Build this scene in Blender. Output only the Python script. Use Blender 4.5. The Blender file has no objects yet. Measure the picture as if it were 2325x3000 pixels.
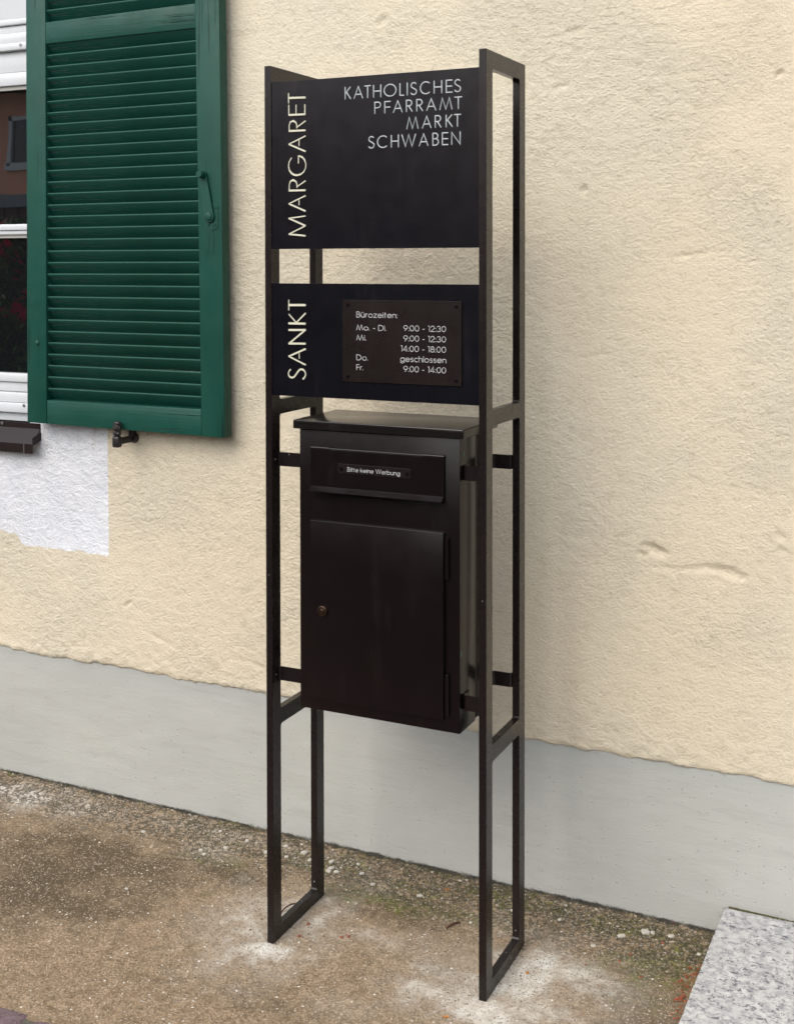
import bpy, bmesh, math, random
import numpy as np
from mathutils import Vector, Matrix

random.seed(7)
rng = np.random.default_rng(11)
scene = bpy.context.scene
C = scene.collection
R = math.radians

# ---------------------------------------------------------------- camera
cam_d = bpy.data.cameras.new('camera')
cam = bpy.data.objects.new('camera', cam_d)
C.objects.link(cam)
yaw, pitch, roll = 0.44572553, 0.02008978, -0.00137452
r0 = Vector((math.cos(yaw), math.sin(yaw), 0)); f0 = Vector((-math.sin(yaw), math.cos(yaw), 0)); u0 = Vector((0, 0, 1))
f1 = f0 * math.cos(pitch) - u0 * math.sin(pitch); u1 = u0 * math.cos(pitch) + f0 * math.sin(pitch)
r2 = r0 * math.cos(roll) + u1 * math.sin(roll); u2 = u1 * math.cos(roll) - r0 * math.sin(roll)
m = Matrix((( r2.x, u2.x, -f1.x, 1.42682), (r2.y, u2.y, -f1.y, -2.35630), (r2.z, u2.z, -f1.z, 1.51486), (0, 0, 0, 1)))
cam.matrix_world = m
cam_d.sensor_fit = 'HORIZONTAL'; cam_d.sensor_width = 36.0
cam_d.lens = 3638.25 / 2325 * 36.0
cam_d.shift_x = (1162.5 - 1136.4) / 2325
cam_d.shift_y = -(1500 - 845.03) / 2325
cam_d.clip_start = 0.05; cam_d.clip_end = 1000
scene.camera = cam

# ---------------------------------------------------------------- sky, sun, exposure
SUN_DIR = Vector((-0.24, -0.92, 0.92)).normalized()      # towards the veiled sun
w = bpy.data.worlds.new('World'); scene.world = w; w.use_nodes = True
nt = w.node_tree; nt.nodes.clear()
out = nt.nodes.new('ShaderNodeOutputWorld'); bg = nt.nodes.new('ShaderNodeBackground')
sky = nt.nodes.new('ShaderNodeTexSky'); sky.sky_type = 'NISHITA'; sky.sun_disc = False
sky.sun_elevation = math.asin(SUN_DIR.z); sky.sun_rotation = math.atan2(SUN_DIR.x, SUN_DIR.y)
sky.air_density = 1.0; sky.dust_density = 3.0; sky.ozone_density = 1.0
hs = nt.nodes.new('ShaderNodeHueSaturation'); hs.inputs['Saturation'].default_value = 0.55     # overcast veil
tc = nt.nodes.new('ShaderNodeTexCoord'); cn = nt.nodes.new('ShaderNodeTexNoise')
cn.inputs['Scale'].default_value = 2.2; cn.inputs['Detail'].default_value = 6
cr = nt.nodes.new('ShaderNodeMapRange'); cr.inputs['From Min'].default_value = .3; cr.inputs['From Max'].default_value = .75
cr.inputs['To Min'].default_value = .8; cr.inputs['To Max'].default_value = 1.3
vm = nt.nodes.new('ShaderNodeVectorMath'); vm.operation = 'SCALE'
nt.links.new(tc.outputs['Generated'], cn.inputs['Vector'])
nt.links.new(sky.outputs[0], hs.inputs['Color']); nt.links.new(hs.outputs[0], vm.inputs[0])
nt.links.new(cn.outputs['Fac'], cr.inputs['Value']); nt.links.new(cr.outputs[0], vm.inputs['Scale'])
nt.links.new(vm.outputs[0], bg.inputs['Color']); nt.links.new(bg.outputs[0], out.inputs[0])
bg.inputs['Strength'].default_value = 0.15
sd = bpy.data.lights.new('sun', 'SUN'); so = bpy.data.objects.new('sun', sd); C.objects.link(so)
sd.energy = .75; sd.angle = R(85); sd.color = (1.0, .96, .90)
so.rotation_euler = SUN_DIR.to_track_quat('Z', 'Y').to_euler(); so.location = (-3, -5, 8)
scene.view_settings.view_transform = 'Standard'; scene.view_settings.look = 'None'
scene.view_settings.gamma = 1; scene.view_settings.use_curve_mapping = False
scene.view_settings.exposure = 0.95

# ---------------------------------------------------------------- helpers
def tag(o, label=None, cat=None, group=None, kind=None):
    if label: o['label'] = label
    if cat: o['category'] = cat
    if group: o['group'] = group
    if kind: o['kind'] = kind
    return o
def empty(name, loc, label=None, cat=None, group=None):
    o = bpy.data.objects.new(name, None); C.objects.link(o); o.location = loc; o.empty_display_size = .1
    return tag(o, label, cat, group)
def wloc(o):
    v = Vector((0, 0, 0))
    while o is not None: v = v + o.location; o = o.parent
    return v
def link(name, me, mat, parent=None, shift=True):
    if mat is not None and not me.materials: me.materials.append(mat)
    o = bpy.data.objects.new(name, me); C.objects.link(o)
    if parent is not None:
        o.parent = parent
        if shift: me.transform(Matrix.Translation(-wloc(parent)))
    return o
def obj(name, bm, mat, parent=None, smooth=False, shift=True):
    bmesh.ops.recalc_face_normals(bm, faces=bm.faces)
    me = bpy.data.meshes.new(name); bm.to_mesh(me); bm.free()
    if smooth:
        for p in me.polygons: p.use_smooth = True
        me.set_sharp_from_angle(angle=R(35))
    return link(name, me, mat, parent, shift)
def add_hull(bm, pts, faces):
    vs = [bm.verts.new(p) for p in pts]
    return [bm.faces.new([vs[i] for i in f]) for f in faces]
BOXF = [(0, 1, 3, 2), (4, 6, 7, 5), (0, 4, 5, 1), (2, 3, 7, 6), (0, 2, 6, 4), (1, 5, 7, 3)]
def add_box(bm, x0, x1, y0, y1, z0, z1):
    add_hull(bm, [(x, y, z) for x in (x0, x1) for y in (y0, y1) for z in (z0, z1)], BOXF)
def box_bm(x0, x1, y0, y1, z0, z1, bev=0, seg=2):
    bm = bmesh.new(); add_box(bm, x0, x1, y0, y1, z0, z1)
    if bev: bmesh.ops.bevel(bm, geom=bm.edges[:], offset=bev, segments=seg, profile=.5, affect='EDGES')
    return bm
def add_cyl(bm, a, b, r, n=16, r2=None):
    a = Vector(a); b = Vector(b); d = (b - a).normalized()
    t = Vector((0, 0, 1)) if abs(d.z) < .9 else Vector((1, 0, 0))
    p = d.cross(t).normalized(); q = d.cross(p); r2 = r if r2 is None else r2
    A = [bm.verts.new(a + (p * math.cos(k * 2 * math.pi / n) + q * math.sin(k * 2 * math.pi / n)) * r) for k in range(n)]
    B = [bm.verts.new(b + (p * math.cos(k * 2 * math.pi / n) + q * math.sin(k * 2 * math.pi / n)) * r2) for k in range(n)]
    for k in range(n): bm.faces.new((A[k], A[(k + 1) % n], B[(k + 1) % n], B[k]))
    bm.faces.new(A[::-1]); bm.faces.new(B)
def add_lathe_y(bm, x, z, prof, n=20):          # prof: (y, r) list, axis along y
    rings = []
    for y, r in prof:
        rings.append([bm.verts.new((x + r * math.cos(k * 2 * math.pi / n), y, z + r * math.sin(k * 2 * math.pi / n))) for k in range(n)])
    for a, b in zip(rings, rings[1:]):
        for k in range(n): bm.faces.new((a[k], a[(k + 1) % n], b[(k + 1) % n], b[k]))
    bm.faces.new(rings[0][::-1]); bm.faces.new(rings[-1])
def add_prism_x(bm, prof, x0, x1):              # prof: (y, z) closed polygon
    A = [bm.verts.new((x0, y, z)) for y, z in prof]; B = [bm.verts.new((x1, y, z)) for y, z in prof]
    n = len(prof)
    for k in range(n): bm.faces.new((A[k], A[(k + 1) % n], B[(k + 1) % n], B[k]))
    bm.faces.new(A[::-1]); bm.faces.new(B)
def add_prism_y(bm, prof, y0, y1):              # prof: (x, z) closed polygon
    A = [bm.verts.new((x, y0, z)) for x, z in prof]; B = [bm.verts.new((x, y1, z)) for x, z in prof]
    n = len(prof)
    for k in range(n): bm.faces.new((A[k], A[(k + 1) % n], B[(k + 1) % n], B[k]))
    bm.faces.new(A[::-1]); bm.faces.new(B)
def add_prism_z(bm, prof, z0, z1):              # prof: (x, y)
    A = [bm.verts.new((x, y, z0)) for x, y in prof]; B = [bm.verts.new((x, y, z1)) for x, y in prof]
    n = len(prof)
    for k in range(n): bm.faces.new((A[k], A[(k + 1) % n], B[(k + 1) % n], B[k]))
    bm.faces.new(A[::-1]); bm.faces.new(B)

TAB = rng.random((256, 256))
def vn(x, y, s, seed=0):                        # value noise 0..1
    x = np.asarray(x, float) * s + seed * 17.31; y = np.asarray(y, float) * s + seed * 5.77
    xi = np.floor(x).astype(int); yi = np.floor(y).astype(int); fx = x - xi; fy = y - yi
    fx = fx * fx * fx * (fx * (fx * 6 - 15) + 10); fy = fy * fy * fy * (fy * (fy * 6 - 15) + 10)
    a = TAB[xi % 256, yi % 256]; b = TAB[(xi + 1) % 256, yi % 256]; c = TAB[xi % 256, (yi + 1) % 256]; d = TAB[(xi + 1) % 256, (yi + 1) % 256]
    return a * (1 - fx) * (1 - fy) + b * fx * (1 - fy) + c * (1 - fx) * fy + d * fx * fy
def fbm(x, y, s, seed=0, o=4):
    v = 0; a = 1; t = 0
    for k in range(o): v = v + a * vn(x, y, s * 2 ** k, seed + k * 3); t += a; a *= .55
    return v / t

# ---------------------------------------------------------------- material helpers
class Mat:
    def __init__(s, name, rough=.6, spec=.5, metal=0):
        s.m = bpy.data.materials.new(name); s.m.use_nodes = True; s.t = s.m.node_tree; s.N = s.t.nodes
        s.b = s.N['Principled BSDF']; s.b.inputs['Roughness'].default_value = rough
        s.b.inputs['Specular IOR Level'].default_value = spec; s.b.inputs['Metallic'].default_value = metal
        s.tc = s.n('ShaderNodeTexCoord'); s.h = None; s.bn = None
    def n(s, t, **k):
        x = s.N.new(t)
        for a, b in k.items(): setattr(x, a, b)
        return x
    def L(s, a, b): s.t.links.new(a, b)
    def coord(s, scale=(1, 1, 1), rot=(0, 0, 0)):
        mp = s.n('ShaderNodeMapping'); s.L(s.tc.outputs['Object'], mp.inputs[0])
        mp.inputs['Scale'].default_value = scale; mp.inputs['Rotation'].default_value = rot
        return mp.outputs[0]
    def noise(s, sc, det=4, rough=.55, dist=0, co=None, out='Fac'):
        x = s.n('ShaderNodeTexNoise'); x.inputs['Scale'].default_value = sc; x.inputs['Detail'].default_value = det
        x.inputs['Roughness'].default_value = rough; x.inputs['Distortion'].default_value = dist
        s.L(co if co is not None else s.tc.outputs['Object'], x.inputs['Vector']); return x.outputs[out]
    def vor(s, sc, feat='F1', co=None, out='Distance', rnd=1):
        x = s.n('ShaderNodeTexVoronoi'); x.feature = feat; x.inputs['Scale'].default_value = sc; x.inputs['Randomness'].default_value = rnd
        s.L(co if co is not None else s.tc.outputs['Object'], x.inputs['Vector']); return x.outputs[out]
    def ramp(s, v, a, b, c=0., d=1., smooth=True):
        x = s.n('ShaderNodeMapRange'); x.interpolation_type = 'SMOOTHSTEP' if smooth else 'LINEAR'
        s.L(v, x.inputs['Value'])
        for k, q in zip(('From Min', 'From Max', 'To Min', 'To Max'), (a, b, c, d)): x.inputs[k].default_value = q
        return x.outputs[0]
    def math(s, op, a, b=None):
        x = s.n('ShaderNodeMath'); x.operation = op
        for i, v in enumerate((a, b)):
            if v is None: continue
            if isinstance(v, (int, float)): x.inputs[i].default_value = v
            else: s.L(v, x.inputs[i])
        return x.outputs[0]
    def mix(s, f, a, b, blend='MIX'):
        x = s.n('ShaderNodeMix'); x.data_type = 'RGBA'; x.blend_type = blend; x.clamp_factor = True
        for i, v in ((0, f), (6, a), (7, b)):
            if isinstance(v, (int, float)): x.inputs[i].default_value = v
            elif isinstance(v, tuple): x.inputs[i].default_value = (*v, 1)
            else: s.L(v, x.inputs[i])
        return x.outputs[2]
    def sep(s, v):
        x = s.n('ShaderNodeSeparateXYZ'); s.L(v, x.inputs[0]); return x.outputs
    def color(s, v):
        if isinstance(v, tuple): s.b.inputs['Base Color'].default_value = (*v, 1)
        else: s.L(v, s.b.inputs['Base Color'])
    def rough(s, v): s.L(v, s.b.inputs['Roughness'])
    def bump(s, h, dist, strength=1.0):
        x = s.n('ShaderNodeBump'); x.inputs['Distance'].default_value = dist; x.inputs['Strength'].default_value = strength
        s.L(h, x.inputs['Height'])
        if s.bn is not None: s.L(s.bn, x.inputs['Normal'])
        s.bn = x.outputs[0]; s.L(s.bn, s.b.inputs['Normal'])

def mat_metal(name, base, rough=.34, specks=True, spec=.5):
    M = Mat(name, rough, spec)
    n = M.noise(9, 5, .6); n2 = M.noise(700, 2)
    col = M.mix(M.ramp(n, .3, .7), tuple(c * .9 for c in base), tuple(c * 1.12 for c in base))
    dust = M.math('MULTIPLY', M.ramp(M.noise(1, 5, .7, .3, co=M.coord((34, 34, 2.4))), .50, .80), M.ramp(M.noise(14, 4, .6), .4, .7))
    col = M.mix(M.math('MULTIPLY', dust, .16), col, (.060, .050, .044))
    if specks:
        z = M.sep(M.tc.outputs['Object'])[2]
        dens = M.ramp(z, 0.0, 1.0, .15, .06)
        v = M.n('ShaderNodeTexVoronoi'); v.inputs['Scale'].default_value = 85; M.L(M.tc.outputs['Object'], v.inputs['Vector'])
        near = M.math('LESS_THAN', v.outputs['Distance'], dens)
        pick = M.math('GREATER_THAN', M.sep(v.outputs['Color'])[0], .93)
        patch = M.math('GREATER_THAN', M.noise(7, 2), .5)
        f = M.math('MULTIPLY', M.math('MULTIPLY', near, pick), patch)
        scr = M.math('MULTIPLY', M.ramp(M.noise(60, 4, .7, co=M.coord((3, 3, .6))), .70, .76), M.ramp(z, .9, .1, 0, .35))
        col = M.mix(scr, col, (.10, .095, .09))
        col = M.mix(f, col, (.42, .41, .38))
    M.color(col); M.rough(M.ramp(M.noise(25, 4), .3, .7, rough * .95, rough * 1.08))
    M.bump(n2, .0002, .25)
    return M.m
METAL = mat_metal('dark_bronze_coating', (.0072, .0042, .0041), .27, spec=.38)
PANEL = mat_metal('panel_black_coating', (.0030, .0028, .0046), .22, specks=False, spec=.42)
BOXM = mat_metal('letterbox_coating', (.0046, .0023, .0024), .25, specks=False, spec=.27)
LIDM = mat_metal('letterbox_lid_coating', (.0060, .0045, .0045), .18, specks=False, spec=.40)
PLATE = mat_metal('plaque_brown', (.0078, .0045, .0040), .28, specks=False, spec=.40)
IRON = mat_metal('black_iron', (.012, .009, .009), .38, specks=False)
SILLM = mat_metal('sill_brown_aluminium', (.013, .008, .008), .36, spec=.25)

def simple(name, col, rough=.5, spec=.5, metal=0, var=.15, sc=20):
    M = Mat(name, rough, spec, metal)
    M.color(M.mix(M.noise(sc, 4), tuple(c * (1 - var) for c in col), tuple(min(1, c * (1 + var)) for c in col)))
    return M.m
LET_W = simple('letter_ivory', (.50, .48, .37), .45, var=.1, sc=120)
LET_G = simple('letter_silver_fill', (.33, .355, .36), .35, var=.18, sc=300)
LET_S = simple('small_letter_grey', (.40, .40, .39), .5, var=.1, sc=200)
BRASS = simple('brass_lock', (.06, .035, .022), .28, metal=.8)

def mat_green(name, along):
    M = Mat(name, .42, .30)
    sc = (2.2, 60, 60) if along == 'x' else (60, 60, 2.2)
    g = M.noise(1.0, 6, .6, .6, co=M.coord(sc)); 
    sc2 = (1.0, 40, 40) if along == 'x' else (40, 40, 1.0)
    crack = M.ramp(M.noise(1.6, 5, .7, 1.2, co=M.coord(sc2)), .575, .65)
    crack = M.math('MULTIPLY', crack, M.ramp(M.noise(5, 3), .45, .6))
    n = M.noise(6, 4)
    col = M.mix(M.ramp(n, .3, .7), (.0028, .044, .030), (.0045, .056, .039))
    col = M.mix(M.math('MULTIPLY', crack, .9), col, (.004, .022, .016))
    M.color(col); M.rough(M.ramp(M.noise(30, 3), .3, .7, .42, .55))
    M.bump(g, .0018, .6); M.bump(crack, -.0012, .9); M.bump(M.noise(300, 2), .0002, .3)
    return M.m
GREEN_X = mat_green('green_paint_horizontal', 'x'); GREEN_Z = mat_green('green_paint_vertical', 'z')
SLATTOP = simple('weathered_slat_top', (.10, .065, .05), .8, var=.35, sc=40)
WHITE_AL = simple('white_aluminium', (.54, .56, .575), .32, var=.03)
GREY_SEAL = simple('grey_seal', (.33, .33, .30), .6)
STEEL = simple('steel_screw', (.35, .35, .34), .35, metal=.8)
gm = Mat('window_glass', .015, .5); gm.color((.006, .007, .008)); gm.b.inputs['IOR'].default_value = 2.8
gm.bump(gm.noise(2.5, 2), .002, .25)
GLASS = gm.m

# cream render wall
W_ = Mat('cream_render', .88, .15)
X, Y, Z = W_.sep(W_.tc.outputs['Object'])
big = W_.noise(1.6, 4, .55); mid = W_.noise(9, 5, .6)
cream = W_.mix(W_.ramp(big, .3, .7), (.612, .536, .402), (.620, .565, .446))
cream = W_.mix(W_.math('MULTIPLY', W_.ramp(mid, .45, .75), .30), cream, (.60, .535, .41))
pits = W_.ramp(W_.noise(55, 3, .6), .64, .74)
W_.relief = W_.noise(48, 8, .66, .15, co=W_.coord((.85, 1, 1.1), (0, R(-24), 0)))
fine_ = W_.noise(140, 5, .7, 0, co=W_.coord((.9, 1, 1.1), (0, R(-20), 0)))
cream = W_.mix(W_.ramp(W_.relief, .47, .34, 0, .28), cream, (.42, .35, .235))  # shade painted into the relief hollows so the stucco reads in diffuse light
cream = W_.mix(W_.ramp(fine_, .45, .33, 0, .24), cream, (.39, .33, .23))  # same painted shade in the hollows of the fine grain
cream = W_.mix(W_.ramp(fine_, .60, .72, 0, .22), cream, (.70, .66, .57))  # painted lightening on the fine crests, relief shading put into the colour
cream = W_.mix(W_.math('MULTIPLY', pits, .35), cream, (.50, .40, .27))
wn = W_.noise(45, 4, .7)
edgeX = W_.math('ADD', X, W_.math('MULTIPLY', W_.math('SUBTRACT', wn, .5), .012))
mX = W_.ramp(edgeX, -.8015, -.7995, 1, 0)
zn = W_.math('ADD', Z, W_.math('MULTIPLY', W_.math('SUBTRACT', W_.noise(28, 4, .7), .5), .030))
lim = W_.ramp(X, -1.150, -1.105, .722, .688)
mZ = W_.ramp(W_.math('SUBTRACT', zn, lim), -.0015, .0015)
white = W_.mix(W_.ramp(W_.noise(14, 4), .35, .7), (.63, .65, .685), (.70, .71, .735))
streak = W_.math('MULTIPLY', W_.ramp(W_.noise(1, 4, .6, co=W_.coord((45, 1, 6))), .52, .68), W_.ramp(Z, .93, 1.04))
white = W_.mix(W_.math('MULTIPLY', streak, .45), white, (.42, .40, .36))
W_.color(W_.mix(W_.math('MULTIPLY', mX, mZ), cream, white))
a = W_.relief; b = fine_
tro = W_.math('MULTIPLY', W_.noise(9, 5, .7, .8, co=W_.coord((.35, 1, 2.6), (0, R(6), 0))), W_.ramp(W_.noise(1.3, 2), .48, .6))
amp = W_.ramp(W_.noise(3.2, 3), .35, .68, .25, 1)
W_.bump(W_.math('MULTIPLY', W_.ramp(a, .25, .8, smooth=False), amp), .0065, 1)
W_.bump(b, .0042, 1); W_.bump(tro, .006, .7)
CREAM = W_.m

P_ = Mat('plinth_paint', .8, .2)
X, Y, Z = P_.sep(P_.tc.outputs['Object'])
pc = P_.mix(P_.ramp(P_.noise(2.2, 4), .3, .7), (.352, .354, .325), (.390, .391, .358))
topc = P_.ramp(Z, .30, .37, 0, .5)
pc = P_.mix(topc, pc, (.325, .345, .335))
soil = P_.math('MULTIPLY', P_.ramp(P_.math('ADD', Z, P_.math('MULTIPLY', P_.noise(55, 5, .75), .030)), .0150, .0225, 1, 0), .8)
pc = P_.mix(P_.ramp(P_.noise(12, 6, .75, .3, co=P_.coord((.4, 1, 3.5))), .52, .68, 0, .22), pc, (.28, .28, .255))
gv = P_.n('ShaderNodeTexVoronoi'); gv.inputs['Scale'].default_value = 105; P_.L(P_.tc.outputs['Object'], gv.inputs['Vector'])
grit = P_.ramp(gv.outputs['Distance'], .0, .22, 1, 0)
gate = P_.math('GREATER_THAN', P_.sep(gv.outputs['Color'])[0], .70)
pc = P_.mix(P_.math('MULTIPLY', P_.math('MULTIPLY', grit, gate), .35), pc, (.56, .56, .53))
pc = P_.mix(soil, pc, (.13, .125, .105))
P_.color(pc)
st = P_.noise(14, 6, .65, .4, co=P_.coord((.6, 1, 2.6), (0, R(1.5), 0)))
P_.bump(st, .0020, .7); P_.bump(P_.math('MULTIPLY', grit, gate), .0020, 1); P_.bump(P_.noise(220, 3), .0008, .6)
PLINTH = P_.m

# pavement
G_ = Mat('pavement_concrete', .9, .2)
X, Y, Z = G_.sep(G_.tc.outputs['Object'])
at = G_.n('ShaderNodeAttribute'); at.attribute_name = 'mask'
cem, moss, dark = G_.sep(at.outputs['Vector'])
en = G_.math('SUBTRACT', G_.noise(26, 8, .72, .4), .5)
en2 = G_.math('SUBTRACT', G_.noise(17, 8, .75, .6), .5)
en3 = G_.math('SUBTRACT', G_.noise(70, 8, .8), .5)
cem = G_.math('ADD', G_.math('MULTIPLY', cem, .42), G_.ramp(G_.math('ADD', cem, G_.math('MULTIPLY', en, 1.8)), .25, 1.05, 0, .55))
moss = G_.ramp(G_.math('ADD', moss, G_.math('MULTIPLY', en2, 1.4)), .30, .80)
dark = G_.math('ADD', G_.math('MULTIPLY', dark, .38), G_.ramp(G_.math('ADD', G_.math('ADD', dark, G_.math('MULTIPLY', en2, -1.6)), G_.math('MULTIPLY', en3, 2.4)), .15, .95, 0, .62))
fine = G_.noise(150, 5, .75); med = G_.noise(32, 5, .7)
base = G_.mix(G_.ramp(med, .3, .7), (.245, .180, .113), (.395, .302, .200))
base = G_.mix(G_.ramp(fine, .38, .62), G_.mix(1.0, base, (.58, .54, .49), 'MULTIPLY'), base)
v1 = G_.n('ShaderNodeTexVoronoi'); v1.inputs['Scale'].default_value = 210; G_.L(G_.tc.outputs['Object'], v1.inputs['Vector'])
rnd = G_.sep(v1.outputs['Color'])
dk = G_.math('MULTIPLY', dark, .9)
base = G_.mix(G_.math('MULTIPLY', dk, G_.ramp(G_.noise(60, 6, .85), .30, .52, .35, 1)), base, (.078, .058, .034))
ms = G_.math('MULTIPLY', moss, G_.ramp(G_.noise(45, 5, .75), .36, .56))
mosc = G_.mix(G_.ramp(G_.noise(28, 3), .4, .65), (.070, .066, .026), (.140, .145, .032))
base = G_.mix(ms, base, mosc)
cm = G_.math('MULTIPLY', cem, G_.ramp(G_.noise(120, 5, .85), .36, .50, .45, 1))
cemc = G_.mix(G_.ramp(G_.noise(24, 3), .3, .7), (.52, .48, .41), (.68, .67, .61))
base = G_.mix(cm, base, cemc)
grain = G_.mix(rnd[1], (.075, .050, .032), (.60, .50, .38))
base = G_.mix(G_.math('MULTIPLY', G_.math('GREATER_THAN', rnd[0], .50), G_.ramp(v1.outputs['Distance'], .3, .55, .65, 0)), base, grain)
v2 = G_.n('ShaderNodeTexVoronoi'); v2.inputs['Scale'].default_value = 95; G_.L(G_.tc.outputs['Object'], v2.inputs['Vector'])
r2_ = G_.sep(v2.outputs['Color'])
peb = G_.math('MULTIPLY', G_.math('GREATER_THAN', r2_[0], .88), G_.ramp(v2.outputs['Distance'], .24, .30, .9, 0))
base = G_.mix(peb, base, G_.mix(r2_[1], (.28, .20, .15), (.80, .76, .68)))
v3 = G_.n('ShaderNodeTexVoronoi'); v3.inputs['Scale'].default_value = 60; G_.L(G_.tc.outputs['Object'], v3.inputs['Vector'])
r3_ = G_.sep(v3.outputs['Color'])
blk = G_.math('MULTIPLY', G_.math('GREATER_THAN', r3_[0], .93), G_.ramp(v3.outputs['Distance'], .10, .16, .9, 0))
base = G_.mix(blk, base, (.045, .035, .03))
v4 = G_.n('ShaderNodeTexVoronoi'); v4.inputs['Scale'].default_value = 125; G_.L(G_.tc.outputs['Object'], v4.inputs['Vector'])
r4 = G_.sep(v4.outputs['Color'])
expo = G_.math('MULTIPLY', G_.ramp(G_.math('ADD', Y, G_.math('MULTIPLY', G_.noise(7, 4, .6), .30)), .36, .50), G_.math('GREATER_THAN', r4[2], .35))
agg = G_.mix(r4[1], (.13, .105, .075), (.50, .46, .39))
agg = G_.mix(G_.ramp(v4.outputs['Distance'], .30, .55), agg, (.06, .052, .034))
base = G_.mix(G_.math('MULTIPLY', expo, .75), base, agg)
mot = G_.ramp(G_.noise(95, 5, .8), .44, .33, 0, .62)
base = G_.mix(mot, base, (.085, .062, .040))
G_.color(base); G_.bump(G_.math('MULTIPLY', G_.ramp(v4.outputs['Distance'], .1, .55, 1, 0), expo), .004, 1)
G_.bump(G_.ramp(v1.outputs['Distance'], 0, .5, 1, 0), .0016, .9)
G_.bump(peb, .0030, 1); G_.bump(med, .006, .7); G_.bump(fine, .0022, 1)
GROUND = G_.m

S_ = Mat('granite', .55, .4)
gr = S_.mix(S_.ramp(S_.noise(26, 4), .35, .65), (.44, .44, .43), (.52, .52, .505))
gr = S_.mix(S_.ramp(S_.noise(130, 4, .7), .60, .70, 0, .5), gr, (.30, .30, .29))
d1 = S_.ramp(S_.noise(75, 6, .76, 1.0, co=S_.coord((1, 1.3, 1))), .515, .560)
d1 = S_.math('MULTIPLY', d1, S_.ramp(S_.noise(40, 4), .40, .56))
gr = S_.mix(S_.ramp(S_.noise(60, 5, .7), .42, .62), gr, (.30, .305, .31))
gr = S_.mix(S_.math('MULTIPLY', d1, .9), gr, (.075, .075, .095))
gr = S_.mix(S_.math('MULTIPLY', S_.ramp(S_.noise(48, 3, .5, .4), .66, .70), .5), gr, (.55, .54, .48))
S_.color(gr); S_.bump(S_.noise(160, 4, .7), .0012, .8)
GRANITE = S_.m

T_ = Mat('porphyry', .75, .3)
pr = T_.mix(T_.ramp(T_.noise(60, 5, .7), .35, .65), (.105, .072, .080), (.19, .135, .145))
pr = T_.mix(T_.ramp(T_.noise(260, 3, .7), .60, .68, 0, .6), pr, (.50, .40, .40))
T_.color(pr); T_.bump(T_.noise(120, 5, .7), .003, 1)
SETT = T_.m
MOSSM = simple('moss', (.10, .095, .045), .95, .1, var=.5, sc=60)
SOILM = simple('joint_dirt', (.095, .090, .075), .95, .1, var=.5, sc=90)
Q_ = Mat('pebble', .65, .35)
gi = Q_.n('ShaderNodeNewGeometry')
qr = Q_.n('ShaderNodeValToRGB'); Q_.L(gi.outputs['Random Per Island'], qr.inputs[0])
for k, (p, c) in enumerate(((0, (.07, .05, .035)), (.3, (.20, .145, .095)), (.6, (.33, .265, .19)), (.88, (.44, .39, .31)), (1, (.58, .55, .48)))):
    e = qr.color_ramp.elements[k] if k < 2 else qr.color_ramp.elements.new(p)
    e.position = p; e.color = (*c, 1)
Q_.color(Q_.mix(Q_.noise(400, 3), qr.outputs[0], Q_.mix(1.0, qr.outputs[0], (.75, .75, .75), 'MULTIPLY'))); STONE = Q_.m
STONE_L = simple('pale_pebble', (.42, .395, .34), .7, .25, var=.35, sc=110)
ASPHALT = simple('asphalt', (.045, .045, .047), .9, .2, var=.2, sc=60)
LAWN = simple('lawn', (.04, .07, .02), .9, .2, var=.4, sc=8)
REDM = simple('red_bract', (.26, .060, .026), .7, .3, var=.6, sc=160)
TWIGM = simple('dry_twig', (.075, .025, .020), .7, .3, var=.4, sc=90)
ORANGEM = simple('orange_bud', (.50, .20, .045), .7, .3, var=.4, sc=90)
SALMON = simple('salmon_render', (.74, .36, .24), .9, .2, var=.05, sc=2)
GREYW = simple('grey_band_paint', (.22, .23, .24), .8, .2, var=.08, sc=3)
TIMBER = simple('dark_timber', (.07, .028, .016), .6, .3, var=.3, sc=8)
ROOFM = simple('dark_roof_tile', (.08, .05, .04), .8, .2, var=.3, sc=4)
LEAFM = simple('shrub_leaf', (.06, .11, .03), .6, .4, var=.45, sc=5)
FLOWM = simple('red_blossom', (.6, .03, .08), .6, .3, var=.3, sc=5)

# ---------------------------------------------------------------- ground: one sheet to the horizon
def grid_mesh(name, U, V, fpos, skip=None):
    nu, nv = len(U), len(V)
    UU, VV = np.meshgrid(U, V, indexing='ij')
    co = fpos(UU, VV).reshape(-1, 3)
    i = np.arange(nu - 1)[:, None] * nv + np.arange(nv - 1)[None, :]
    q = np.stack([i, i + nv, i + nv + 1, i + 1], -1).reshape(-1, 4)
    if skip is not None:
        uc = (UU[:-1, :-1] + UU[1:, 1:]) / 2; vc = (VV[:-1, :-1] + VV[1:, 1:]) / 2
        q = q[~skip(uc, vc).reshape(-1)]
    me = bpy.data.meshes.new(name)
    me.vertices.add(len(co)); me.vertices.foreach_set('co', co.ravel())
    me.loops.add(q.size); me.loops.foreach_set('vertex_index', q.ravel().astype(np.int32))
    me.polygons.add(len(q)); me.polygons.foreach_set('loop_start', np.arange(0, q.size, 4, dtype=np.int32))
    me.update(calc_edges=True); me.validate()
    for p in me.polygons: p.use_smooth = True
    return me, UU, VV
xs = np.concatenate([[-200, -90, -40, -20, -10, -6, -4, -3, -2.3, -1.8], np.arange(-1.5, 1.5, .007), [1.8, 2.4, 3.2, 5, 10, 25, 70, 200]])
ys = np.concatenate([[-200, -90, -40, -20, -12, -8, -5, -3.5, -2.5, -1.8, -1.3, -1.0], np.arange(-.8, .474, .007), [.476, .6, 3, 12, 60, 200]])
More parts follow.
